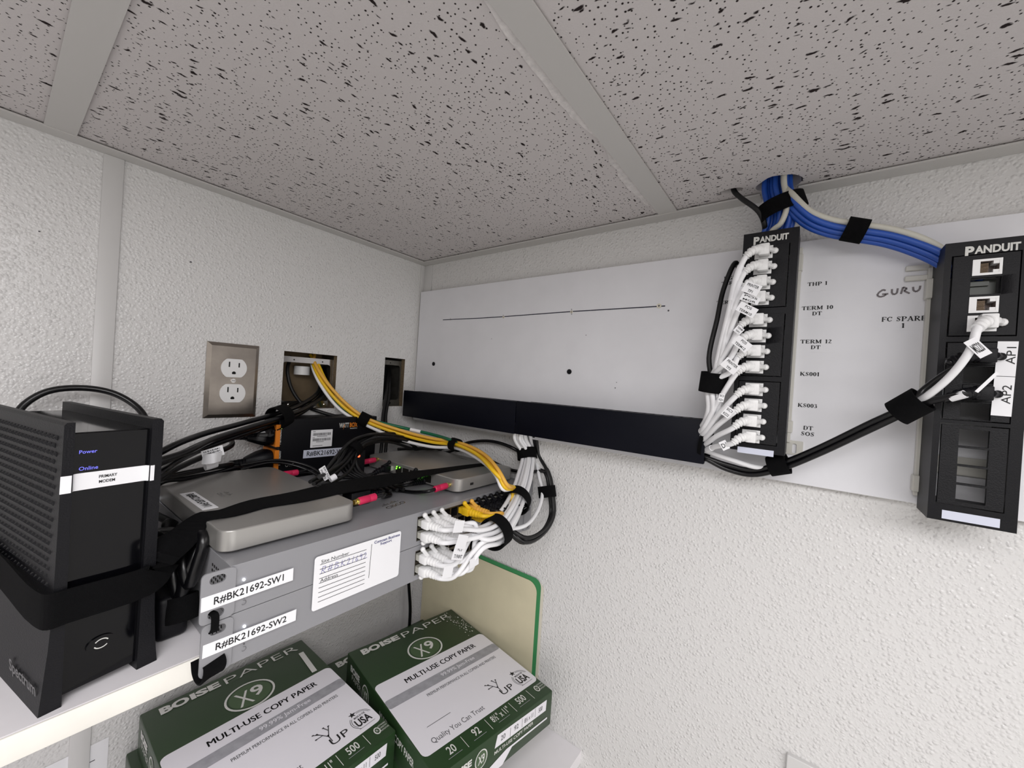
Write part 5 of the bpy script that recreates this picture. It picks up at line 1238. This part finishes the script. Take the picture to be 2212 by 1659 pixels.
# --- blue cables from the large ceiling hole
blue_dn = [V((CB[0], CB[1], CEIL + 0.03)), V((CB[0] - 0.001, CB[1], CEIL - 0.002)), P(1690, 447, 0, 0.553), P(1687, 485, 0, 0.556), V((0.556, 0.045, 0.178)), V((0.556, 0.045, 0.140))]
blue_rt = [V((CB[0], CB[1] - 0.004, CEIL + 0.03)), V((CB[0] - 0.002, CB[1] - 0.006, CEIL - 0.004)), P(1712, 440, 0, 0.545), P(1750, 476, 0, 0.546), P(1795, 494, 0, 0.550), P(1846, 503, 0, 0.553), P(1920, 515, 0, 0.556), P(1985, 535, 0, 0.558), P(2040, 560, 0, 0.558), V((0.556, -0.122, 0.120))]
slots = [(-1.9, 0.45), (-1.1, -0.35), (-0.4, 0.45), (0.3, -0.45), (1.0, 0.35), (1.75, -0.3), (2.35, 0.45), (-1.3, 1.2), (0.4, 1.3)]
def lay_path(base, a, d, s=0.0062):      # a: sideways along the wall, d: away from the wall
    out = []
    for (t_, n_, b_), p in zip(frames([V(q) for q in base]), base):
        w = V((-1, 0, 0)); w = (w - t_ * t_.dot(w)).normalized(); sd = t_.cross(w)
        out.append(p + sd * a * s + w * d * s)
    return out
for i, (a, d) in enumerate(slots):
    t = thing('network_cable', 'blue network cable dropping from the ceiling hole behind the left patch panel', 'cable', tuple(blue_dn[1]), 0, 'blue cables to the left patch panel')
    bm = B(); tube(bm, crom(lay_path(blue_dn, a * 0.95, -d if False else d * 0.9), 6), RC, 10); obj('jacket', bm, CBLU, t)
t = thing('network_cable', 'off white cable among the blue cables behind the left patch panel', 'cable', tuple(blue_dn[1]))
bm = B(); tube(bm, crom([blue_dn[0] + V((-0.012, -0.006, 0)), blue_dn[1] + V((-0.013, -0.006, 0)), P(1700, 445, 0, 0.541), P(1686, 483, 0, 0.5425), V((0.545, 0.044, 0.196)), V((0.556, 0.045, 0.165))], 6), RC, 10); obj('jacket', bm, CIVO, t)
for i, (a, d) in enumerate(((-0.5, 0.1), (0.45, 0.35), (-0.2, 1.0), (0.95, -0.3), (0.1, -0.7))):
    t = thing('network_cable', 'blue network cable sweeping from the ceiling hole across to the right patch panel', 'cable', tuple(blue_rt[1]), 0, 'blue cables to the right patch panel')
    bm = B(); tube(bm, crom(lay_path(blue_rt, a, d), 6), RC, 10); obj('jacket', bm, CBLU, t)
t = thing('network_cable', 'off white cable running on top of the blue cables to the right patch panel', 'cable', tuple(blue_rt[1]))
q = lay_path(blue_rt, 0, 0)
q = [p + V((-0.007 if 0 < i < 8 else -0.002, 0, 0.0075 if i > 1 else 0)) for i, p in enumerate(q)]
bm = B(); tube(bm, crom(q, 6), RC, 10); obj('jacket', bm, CIVO, t)

# --- black power cords from the cut-out to behind the modem
cords = [P(690, 795, 1, 0.770), P(693, 850, 1, 0.726), P(655, 882, 1, 0.700), P(604, 902, 1, 0.668), P(520, 929, 1, 0.628), P(440, 955, 1, 0.590), P(375, 985, 1, 0.556), P(325, 1012, 1, 0.545), V((0.070, 0.600, -0.165)), V((0.060, 0.665, -0.235))]
cs = [1.0, 1.0, 1.0, 1.0, 1.15, 1.3, 1.4, 1.3, 1.0, 1.0]
for i, o in enumerate(((0.9, 0.3), (0.0, -0.3), (-0.9, 0.25), (0.4, -1.1))):
    path = []
    for (t_, n_, b_), p, s in zip(frames(cords), cords, cs):
        upv = (V((0, 0, 1)) - t_ * t_.z).normalized(); sd = t_.cross(upv)
        path.append(p + upv * o[0] * 0.0078 * s + sd * o[1] * 0.0078 * s)
    t = thing('power_cable', 'thick black cord strapped in the bundle between the square cut-out and the modem', 'cord', tuple(path[3]), 0, 'thick black cords')
    bm = B(); tube(bm, crom(path, 6), 0.0037, 10); obj('jacket', bm, CBLK, t)
M, a, b = quad(((433, 976), (475, 960), (490, 983), (440, 995)), 1, 0.585)
lt = thing('cord_tag', 'curled white tag with barcodes on the thick black cords left of the controller', 'tag', tuple(M.translation))
bm = B(); plaque(bm, M, a, b * 0.9, [], 0.0003)
rnd = random.Random(11)
for j in range(3):
    x = -0.8
    while x < 0.7:
        w = rnd.choice((0.03, 0.06, 0.1)); poly(bm, [(x * a, (0.55 - 0.42 * j - 0.14) * b), ((x + w) * a, (0.55 - 0.42 * j - 0.14) * b), ((x + w) * a, (0.55 - 0.42 * j + 0.12) * b), (x * a, (0.55 - 0.42 * j + 0.12) * b)], M, 1, 0.0005); x += w + rnd.choice((0.05, 0.08))
obj('printed_face', bm, [PAPER, INK], lt)
bm = B()
c0 = [U(437, 992, 1, 0.584), U(447, 992, 1, 0.578), U(462, 990, 1, 0.574), U(478, 986, 1, 0.580)]
ribbon(bm, crom(c0, 4), [V((0.2, 0, 1))] * 13, 0.012, 0.0003); obj('folded_flap', bm, PAPER, lt)
# plugs in the orange outlets and their cords
for k, zc_ in enumerate((-0.108, -0.14875, -0.1895)):
    t = thing('power_plug', ['black plug in the top orange outlet', 'black plug in the middle orange outlet', 'black plug in the bottom orange outlet'][k], 'plug', (wx0, 0.69, zc_), 0, 'plugs in the orange outlets')
    bm = B()
    c = V((wx0 - 0.0048, 0.681, zc_))
    sec = [(0.0, 0.0175, 0.0165), (0.007, 0.0185, 0.0172), (0.016, 0.0165, 0.0150), (0.024, 0.0125, 0.012), (0.031, 0.0085, 0.0090), (0.034, 0.0070, 0.0075)]
    rings = []
    for d, ry, rz in sec: rings.append([bm.verts.new(c + V((-d, ry * math.copysign(abs(math.cos(a_)) ** 0.6, math.cos(a_)), rz * math.copysign(abs(math.sin(a_)) ** 0.6, math.sin(a_))))) for a_ in [2 * math.pi * j / 20 for j in range(20)]])
    for r1_, r2_ in zip(rings, rings[1:]):
        for j in range(20): bm.faces.new((r1_[j], r1_[(j + 1) % 20], r2_[(j + 1) % 20], r2_[j]))
    bm.faces.new(rings[0]); bm.faces.new(rings[-1])
    obj('plug_body', bm, BLKG if k == 0 else BLK, t)
    bm = B()
    for j in range(4): cyl(bm, c + V((-0.034 - 0.005 * j, 0, 0)), c + V((-0.0375 - 0.005 * j, 0, 0)), 0.0062 - 0.0004 * j, 14)
    cyl(bm, c + V((-0.033, 0, 0)), c + V((-0.054, 0, 0)), 0.0042, 12)
    obj('strain_relief', bm, BLK, t)
    e = c + V((-0.054, 0, 0))
    rest = [[P(500, 962, 1, 0.655), P(430, 990, 1, 0.620), P(370, 1018, 1, 0.590), P(335, 1040, 1, 0.575), V((0.075, 0.640, -0.215))],
            [P(500, 1003, 1, 0.655), P(440, 1014, 1, 0.625), P(385, 1025, 1, 0.600), P(340, 1036, 1, 0.585), V((0.080, 0.655, -0.22))],
            [P(520, 1012, 1, 0.660), P(460, 1023, 1, 0.640), P(400, 1033, 1, 0.620), P(345, 1043, 1, 0.610), V((0.085, 0.66, -0.24))]][k]
    bm = B(); tube(bm, crom([c + V((-0.05, 0, 0)), e] + rest, 6), 0.0036, 10); obj('jacket', bm, CBLK, t)
    if k == 1: 
        bm = B(); pts = crom([P(443, 1009, 1, 0.612), P(455, 1006, 1, 0.613), P(467, 1002, 1, 0.615)], 3); tube(bm, pts, 0.0046, 10); obj('label_wrap', bm, PAPER, t)

# --- the coax loop above the modem, leads out of both cut-outs, a cable below the shelf
def simple(name, label, pts, r, m, cat='cable', group=None, n=6):
    bm = B(); ln_ = crom(pts, n); tube(bm, ln_, r, 10)
    return obj(name, bm, m, label=label, cat=cat, group=group), ln_
simple('coax_cable', 'thick black cable arching over the modem against the left wall', [V((-0.005, 0.672, -0.20)), P(32, 905, 1, 0.680), P(55, 872, 1, 0.684), P(105, 845, 1, 0.686), P(175, 838, 1, 0.686), P(240, 848, 1, 0.682), P(288, 873, 1, 0.674), P(312, 900, 1, 0.664), P(322, 950, 1, 0.650), V((0.084, 0.645, -0.20))], 0.0037, CBLK)
simple('network_cable', 'black lead curving inside the square cut-out and over the controller', [P(628, 770, 1, 0.765), P(621, 800, 1, 0.752), P(630, 840, 1, 0.745), P(655, 874, 1, 0.728), P(690, 889, 1, 0.704), P(740, 902, 1, 0.690), P(800, 909, 1, 0.678), P(850, 930, 1, 0.660), P(900, 968, 1, 0.630)], 0.0031, CBLKM)
for i in range(2): simple('network_cable', ['left black lead hanging out of the narrow cut-out', 'right black lead hanging out of the narrow cut-out'][i], [P(838 + 3 * i, 800, 1, 0.755), P(836 + 5 * i, 830, 1, 0.728), P(833 + 6 * i, 862, 1, 0.708), P(827 + 6 * i, 900, 1, 0.690), P(826 + 9 * i, 945, 1, 0.670), V((0.455 + 0.01 * i, 0.650, -0.19))], 0.0034, CBLKM, group='leads out of the narrow cut-out')
simple('network_cable', 'black lead hanging down in the wall corner below the switches', [P(881, 1215, 1, 0.655), P(883, 1262, 1, 0.655), P(886, 1320, 1, 0.655), V((P(886, 1320, 1, 0.655).x, 0.6565, ZL + 0.0005))], 0.0035, CBLK)
# --- coil of thin leads between the two appliances
coil = [V((0.545, 0.640, -0.160)), P(960, 968, 1, 0.628), P(905, 957, 1, 0.622), P(845, 946, 1, 0.612), P(795, 950, 1, 0.598), P(762, 972, 1, 0.580), P(738, 1003, 1, 0.560), P(706, 1034, 1, 0.525), P(680, 1052, 1, 0.494)]
for i in range(9):
    a_ = 2.4 * i; r_ = 0.0042 * math.sqrt(i)
    path = []
    for j, ((t_, n_, b_), p) in enumerate(zip(frames(coil), coil)):
        w = 1 + 0.5 * math.sin(j * 1.3 + i)
        path.append(p + n_ * math.cos(a_ + 0.3 * j) * r_ * w + b_ * math.sin(a_ + 0.3 * j) * r_ * w)
    path[-1] += V((0.003 * (i % 3), 0.005 * (i % 4) - 0.006, 0.001 * (i % 3))); 
    simple('power_lead', 'thin black lead in the coil in front of the controller', path, 0.0025, CBLKM, 'lead', 'coil of thin black leads')
for i in range(5):             # loops that drop in front of the controller
    dx = 0.007 * i
    simple('power_lead', 'thin black lead looping down beside the red light on the controller', [P(790, 948, 1, 0.600) + V((dx, 0, 0.004 * (i % 2))), P(752 + 7 * i, 965, 1, 0.592 - 0.004 * i), P(732 + 9 * i, 990, 1, 0.585 - 0.004 * i), P(742 + 9 * i, 1018, 1, 0.570 - 0.004 * i), P(780 + 10 * i, 1037, 1, 0.548 - 0.008 * i), V((0.335 + dx, 0.480 - 0.006 * i, -0.168 + 0.001 * i))], 0.0025, CBLKM, 'lead', 'looped thin black leads')
for i in range(2):
    simple('power_lead', ['upper thin lead crossing in front of the controller', 'lower thin lead crossing in front of the controller'][i], [P(520, 1005 + 9 * i, 1, 0.648), P(585, 994 + 5 * i, 1, 0.644), P(630, 997 + 7 * i, 1, 0.636), P(672, 1010 + 9 * i, 1, 0.618), P(702, 1030 + 8 * i, 1, 0.596), V((0.31, 0.55, -0.166))], 0.0019, CBLK, 'lead', 'thin leads crossing the controller')
M, a, b = quad(((684, 1017), (697, 1009), (718, 1027), (705, 1036)), 1, 0.505)
M = M @ MX.Rotation(-math.pi / 2, 4, 'Z'); a, b = b, a
bm = B(); plaque(bm, M, a, b, ['SW1 P23', 'FW1 P3'], 0.0004, 0, 1, 0, 0.012, 0.55, 0.85)
obj('cable_flag', bm, [PAPER, INK], label='white folded cable flag reading FW1 P3 in the coil of leads', cat='tag')
bm = B(); tube(bm, [P(713, 1036, 1, 0.500), P(725, 1029, 1, 0.500)], 0.0042, 12); obj('cable_flag', bm, PAPER, label='small white wrap label beside the folded cable flag', cat='tag')
p = P(775, 985, 1, 0.575); bm = B(); bmesh.ops.create_uvsphere(bm, u_segments=10, v_segments=8, radius=0.0022, matrix=MX.Translation(p)); box(bm, p.x - 0.006, p.x + 0.012, p.y + 0.001, p.y + 0.03, p.z - 0.03, p.z + 0.008, 1)
obj('injector', bm, [LEDR, BLK], label='small black adapter with a red light beside the right appliance', cat='adapter')
# leads with raspberry sleeves and gold tips
def sleeve(tip, d, label, cable, barrel=None):
    d = V(d).normalized()
    t = thing('power_lead', label, 'lead', tuple(tip), 0, 'leads with raspberry sleeves')
    bm = B(); cyl(bm, tip, tip + d * 0.0065, 0.0031, 14); cyl(bm, tip + d * 0.0035, tip + d * 0.0060, 0.0040, 6); obj('gold_tip', bm, GOLD, t)
    a = tip + d * 0.0062
    bm = B(); tube(bm, [a, a + d * 0.001, a + d * 0.014, a + d * 0.0145, a + d * 0.0155, a + d * 0.023, a + d * 0.024], [0.0040, 0.0046, 0.0046, 0.0042, 0.0046, 0.0046, 0.0036], 14); obj('sleeve', bm, PINK, t)
    e = a + d * 0.023
    bm = B(); tube(bm, crom([e, e + d * 0.012] + cable, 6), 0.0026, 10); obj('jacket', bm, CBLK, t)
    return t
zz = -0.1535
sleeve(V((0.2600, 0.620, -0.1600)), (1, 0.02, 0.0), 'raspberry sleeved lead at the back of the left appliance', [V((0.325, 0.632, -0.1665)), V((0.352, 0.645, -0.1697))])
y2 = U(764, 1086, 0, 0.2602)
sleeve(y2, (1, 0.05, 0.03), 'raspberry sleeved lead at the front of the left appliance', [V((0.328, 0.455, -0.1675)), V((0.345, 0.462, -0.1697)), V((0.360, 0.545, -0.1697))])
y3 = U(817, 992, 0, 0.4205)
sleeve(y3, (-1, 0.0, -0.05), 'raspberry sleeved lead at the back of the right appliance', [y3 + V((-0.05, 0.01, -0.010)), y3 + V((-0.06, 0.04, -0.02))])
y4 = U(971, 1047, 0, 0.4205)
sleeve(y4, (-1, -0.02, -0.05), 'raspberry sleeved lead at the front of the right appliance', [P(890, 1063, 2, -0.1697), P(845, 1056, 2, -0.1697), P(815, 1042, 2, -0.1697), V((0.349, 0.51, -0.1697))])
def barrel(a, b, label, cable, r=0.0062):
    d = (b - a).normalized()
    t = thing('lead_coupler', label, 'coupler', tuple(a))
    bm = B(); tube(bm, [a, a + d * 0.001, a + d * 0.019, a + d * 0.0195, b - d * 0.001, b], [r - 0.0008, r, r, r - 0.0005, r - 0.0005, r - 0.0015], 16); obj('barrel', bm, BLK, t)
    bm = B()
    for j in range(6): cyl(bm, b + d * (0.0008 + 0.0042 * j), b + d * (0.0034 + 0.0042 * j), 0.0052 - 0.0004 * j, 12)
    cyl(bm, b - d * 0.001, b + d * 0.026, 0.0026, 10); obj('strain_relief', bm, BLK, t)
    bm = B(); tube(bm, crom([b + d * 0.02, b + d * 0.03] + cable, 6), 0.0026, 10); obj('jacket', bm, CBLK, t)
barrel(P(934, 1033, 2, -0.1655), P(912, 1039, 2, -0.1658), 'black barrel coupler on a lead in front of the right appliance', [P(835, 1052, 2, -0.1697), V((0.345, 0.49, -0.1697))])
bm = B(); box(bm, 0.281, 0.309, 0.455, 0.478, Z2 + 0.0003, Z2 + 0.018, bev=0.002)
for j in range(5): cyl(bm, (0.310 + 0.004 * j, 0.466, Z2 + 0.009), (0.3125 + 0.004 * j, 0.466, Z2 + 0.009), 0.0058 - 0.0005 * j, 12)
cyl(bm, (0.308, 0.466, Z2 + 0.009), (0.332, 0.466, Z2 + 0.009), 0.003, 10)
obj('lead_coupler', bm, BLKD, label='black square coupler lying on the switch between the appliances', cat='coupler')
for i, yy in enumerate((0.566, 0.496)):    # black plugs in the lit ports
    t = thing('patch_cable', ['black patch cable in the rear lit port of the right appliance', 'black patch cable in the front lit port of the right appliance'][i], 'cable', (0.421, yy, -0.160), 0, 'black cables in lit ports')
    c = V((0.4205, yy, -0.1605))
    rel = [c + V((-0.011, 0, 0)), c + V((-0.019, 0, -0.001)), c + V((-0.026, 0.001, -0.003)), c + V((-0.032, 0.002, -0.006))]
    rj_plug(t, frame(c, (0, -1, 0), (0, 0, 1)), BLK, rel, CLEAR)
    bm = B(); tube(bm, crom([rel[2], rel[3], c + V((-0.06, 0.01, -0.0088)), c + V((-0.09, 0.03, -0.0092)), V((0.31, 0.60 - 0.01 * i, -0.1697))], 6), 0.0027, 10); obj('jacket', bm, CBLK, t)

# --- adapter and thick loops between the modem and the switches
t = thing('power_adapter', 'black power adapter on the shelf between the modem and the switches', 'adapter', (0.1085, 0.53, ZS))
bm = B(); box(bm, 0.0975, 0.1225, 0.460, 0.585, ZS + 0.0003, ZS + 0.042, bev=0.006, seg=3); obj('case', bm, BLK, t)
def loop3(label, pts, r, m): simple('power_cable', label, pts, r, m, 'cord', 'thick loops beside the modem')
loop3('thick glossy black cord bent in a loop nearest the modem', [V((0.100, 0.56, -0.185)), P(372, 1165, 1, 0.500), P(372, 1230, 1, 0.470), P(388, 1290, 1, 0.462), P(402, 1245, 1, 0.455), P(425, 1175, 1, 0.460), V((0.1215, 0.50, -0.168))], 0.0055, CBLK)
loop3('thick glossy black cord bent in a loop nearest the upper switch', [V((0.106, 0.57, -0.19)), P(392, 1160, 1, 0.480), P(395, 1215, 1, 0.458), P(408, 1262, 1, 0.450), P(424, 1225, 1, 0.442), P(440, 1165, 1, 0.440), V((0.123, 0.47, -0.160))], 0.0050, CBLK)
loop3('black cord rising behind the loops beside the modem', [V((0.104, 0.60, -0.22)), P(356, 1190, 1, 0.520), P(360, 1130, 1, 0.530), P(380, 1135, 1, 0.55), V((0.12, 0.6, -0.18))], 0.0040, CBLKM)
bm = B(); band(bm, P(394, 1312, 1, 0.462), (0, 0.35, 1), 0.0125, 0.0135, (1, 0, 0), 0.022, 0.0016)
obj('cable_strap', bm, VEL, label='black fabric band round the thick loops beside the modem', cat='strap', group='black fabric bands')

# ------------------------------------------------------------------ fabric bands round the bundles
def strap(c, axis, ra, rb, up, w, label, tail=0.0, t_=0.0016):
    bm = B(); band(bm, c, axis, ra, rb, up, w, t_, 0, tail)
    obj('cable_strap', bm, VEL, label=label, cat='strap', group='black fabric bands')
def tang(L_, i): return (L_[min(i + 1, len(L_) - 1)] - L_[max(i - 1, 0)]).normalized()
XU = V((-1, 0, 0))
strap(trunk[5], tang(trunk, 5), 0.0178, 0.0178, (1, 0, 0), 0.0185, 'black fabric band round the white bundle just under the duct')
strap(trunk[7], tang(trunk, 7), 0.0215, 0.0225, (1, 0, 0), 0.0175, 'black fabric band where yellow cables join the white bundle')
strap(trunk[9], tang(trunk, 9), 0.0222, 0.0215, (0, 0, 1), 0.020, 'black fabric band round the white bundle nearest the switch ports')
strap((blk_side[2] * 0.7 + side[2] * 0.3), tang(blk_side, 2), 0.0155, 0.014, (0, 1, 0), 0.019, 'black fabric band round the black side loop near the right wall')
strap(T3 + V((0.002, 0.001, 0)), (0.1, 0.1, -1), 0.0150, 0.0150, (1, 0, 0), 0.0235, 'black fabric band round the white cables left of the left patch panel')
a_ = (P(1765, 974, 0, 0.545) - P(1625, 1012, 0, 0.552)); strap(P(1682, 1004, 0, 0.551), a_ + V((0, 0, -0.008)), 0.0115, 0.0125, (0, 0, 1), 0.019, 'black fabric band below the left patch panel', 0.12)
strap(P(1964, 878, 0, 0.520), P(2000, 852, 0, 0.5145) - P(1880, 918, 0, 0.531), 0.0125, 0.0125, (0, 0, 1), 0.0235, 'black fabric band left of the right patch panel')
strap(cords[3], tang(cords, 3), 0.0185, 0.0175, (0, 0, 1), 0.023, 'black fabric band round the thick cords below the outlet', 0.0)
strap(colour[4], tang(colour, 4), 0.0125, 0.012, (0, 0, 1), 0.019, 'black fabric band round the coloured cables above the controller')
strap(colour[7], tang(colour, 7), 0.0115, 0.0115, (0, 0, 1), 0.018, 'black fabric band round the coloured cables in the middle of their run')
strap(P(1688, 447, 0, 0.549), (0.05, 0.32, 1), 0.0135, 0.0235, (1, 0, 0), 0.0185, 'black fabric band round the blue cables under the ceiling')
strap(blue_rt[5] + V((-0.002, 0, 0.002)), tang(blue_rt, 5), 0.0125, 0.0115, (0, 0, 1), 0.0185, 'black fabric band round the blue cables between the two patch panels')
strap(V((0.549, 0.1005, -0.062)), (0.2, 1, 0.15), 0.0245, 0.0165, (0, 0, 1), 0.0045, 'thin black fabric band at the end of the longer duct', 0.0, 0.0012)
strap(coil[5], tang(coil, 5), 0.0135, 0.0135, (0, 0, 1), 0.017, 'black fabric band round the coil of leads in front of the controller')

# ------------------------------------------------------------------ the long strap round the modem and over both appliances
zt2 = -0.1492
f0 = mp(0.0668, -0.0028, -0.0); 
u_a, z_a = mface(312, 1254, -0.002); u_b, z_b = mface(150, 1307, -0.002)
q = [(mp(-0.0008, 0.150, z_b + 0.012), (0, 0, 1)), (mp(-0.0008, 0.08, z_b + 0.006), (0, 0, 1)), (mp(-0.0010, 0.012, z_b), (0, 0, 1)), (mp(0.0018, -0.0022, z_b), (0, 0, 1)), (mp(0.012, -0.0026, z_b + (z_a - z_b) * 0.18), (0, 0, 1)), (mp(0.058, -0.0026, z_a - 0.001), (0, 0, 1)), (mp(0.0665, -0.0012, z_a + 0.003), (0.1, 0, 1))]
q += [(V((0.0965, 0.4385, -0.1680)), (-0.15, 0.5, 1)), (V((0.111, 0.448, -0.1600)), (-0.3, 0.9, 0.5)), (V((0.1250, 0.459, -0.1508)), (-0.2, 1, 0.10)), (V((0.1315, 0.4585, zt2 + 0.0006)), (-0.15, 1, 0.0)), (V((0.1475, 0.4575, zt2)), (-0.15, 1, 0.0)), (P(560, 1088, 2, zt2), (-0.15, 1, 0)), (P(640, 1074, 2, zt2), (-0.15, 1, 0)), (P(726, 1055, 2, zt2), (-0.2, 1, 0.05)), (P(816, 1040, 2, zt2 - 0.002), (-0.2, 1, 0.15)), (P(884, 1027, 2, zt2), (-0.1, 1, 0.05)), (P(952, 1016, 2, zt2), (-0.1, 1, 0.0)), (P(1030, 1005, 2, zt2), (0.1, 1, 0)), (P(1058, 1002, 2, zt2), (0.2, 1, 0)), (V((0.5630, 0.466, -0.153)), (0, 1, 0)), (V((0.5630, 0.468, -0.170)), (0, 1, 0))]
pts = crom([a for a, b in q], 4); wid = crom([V(b) for a, b in q], 4)
WQ = [0.0255] * 9 + [0.0245, 0.024, 0.028, 0.036, 0.043, 0.044, 0.040, 0.032, 0.024, 0.017, 0.016, 0.016, 0.016]
WQ += [0.016] * (len(q) - len(WQ))
bm = B()
fr = frames(pts); rows = []
nq = len(pts)
for i, (p, d, (tt, _, _)) in enumerate(zip(pts, wid, fr)):
    fi = i / 4; i0 = min(int(fi), len(WQ) - 2); w = WQ[i0] + (WQ[i0 + 1] - WQ[i0]) * (fi - i0)
    d = (d - tt * d.dot(tt)).normalized(); n = tt.cross(d)
    rows.append([bm.verts.new(p + d * s * w / 2 + n * k * 0.0006) for s, k in ((-1, -1), (1, -1), (1, 1), (-1, 1))])
for a, b in zip(rows, rows[1:]):
    for k in range(4): bm.faces.new((a[k], a[(k + 1) % 4], b[(k + 1) % 4], b[k]))
bm.faces.new(rows[0]); bm.faces.new(rows[-1])
obj('equipment_strap', bm, VEL, label='long black fabric strap round the modem and across both silver appliances', cat='strap')
# ------------------------------------------------------------------ camera, lift everything to its height above the floor
cam = bpy.data.cameras.new('camera'); cam.sensor_width = 36; cam.sensor_fit = 'HORIZONTAL'; cam.lens = 36 * FPX / 2212
cam.clip_start = 0.01
co = bpy.data.objects.new('camera', cam); COL.objects.link(co)
r, d, f = (V(x) for x in RT)
m = MX((r, -d, -f)).transposed().to_4x4()
co.matrix_world = m
for o in SC.objects:
    if o.parent is None: o.location.z += ZC
SC.camera = co
SC.view_settings.view_transform = 'Standard'; SC.view_settings.look = 'None'; SC.view_settings.gamma = 1; SC.view_settings.exposure = 0.0
SC.cycles.max_bounces = 8; SC.cycles.diffuse_bounces = 5
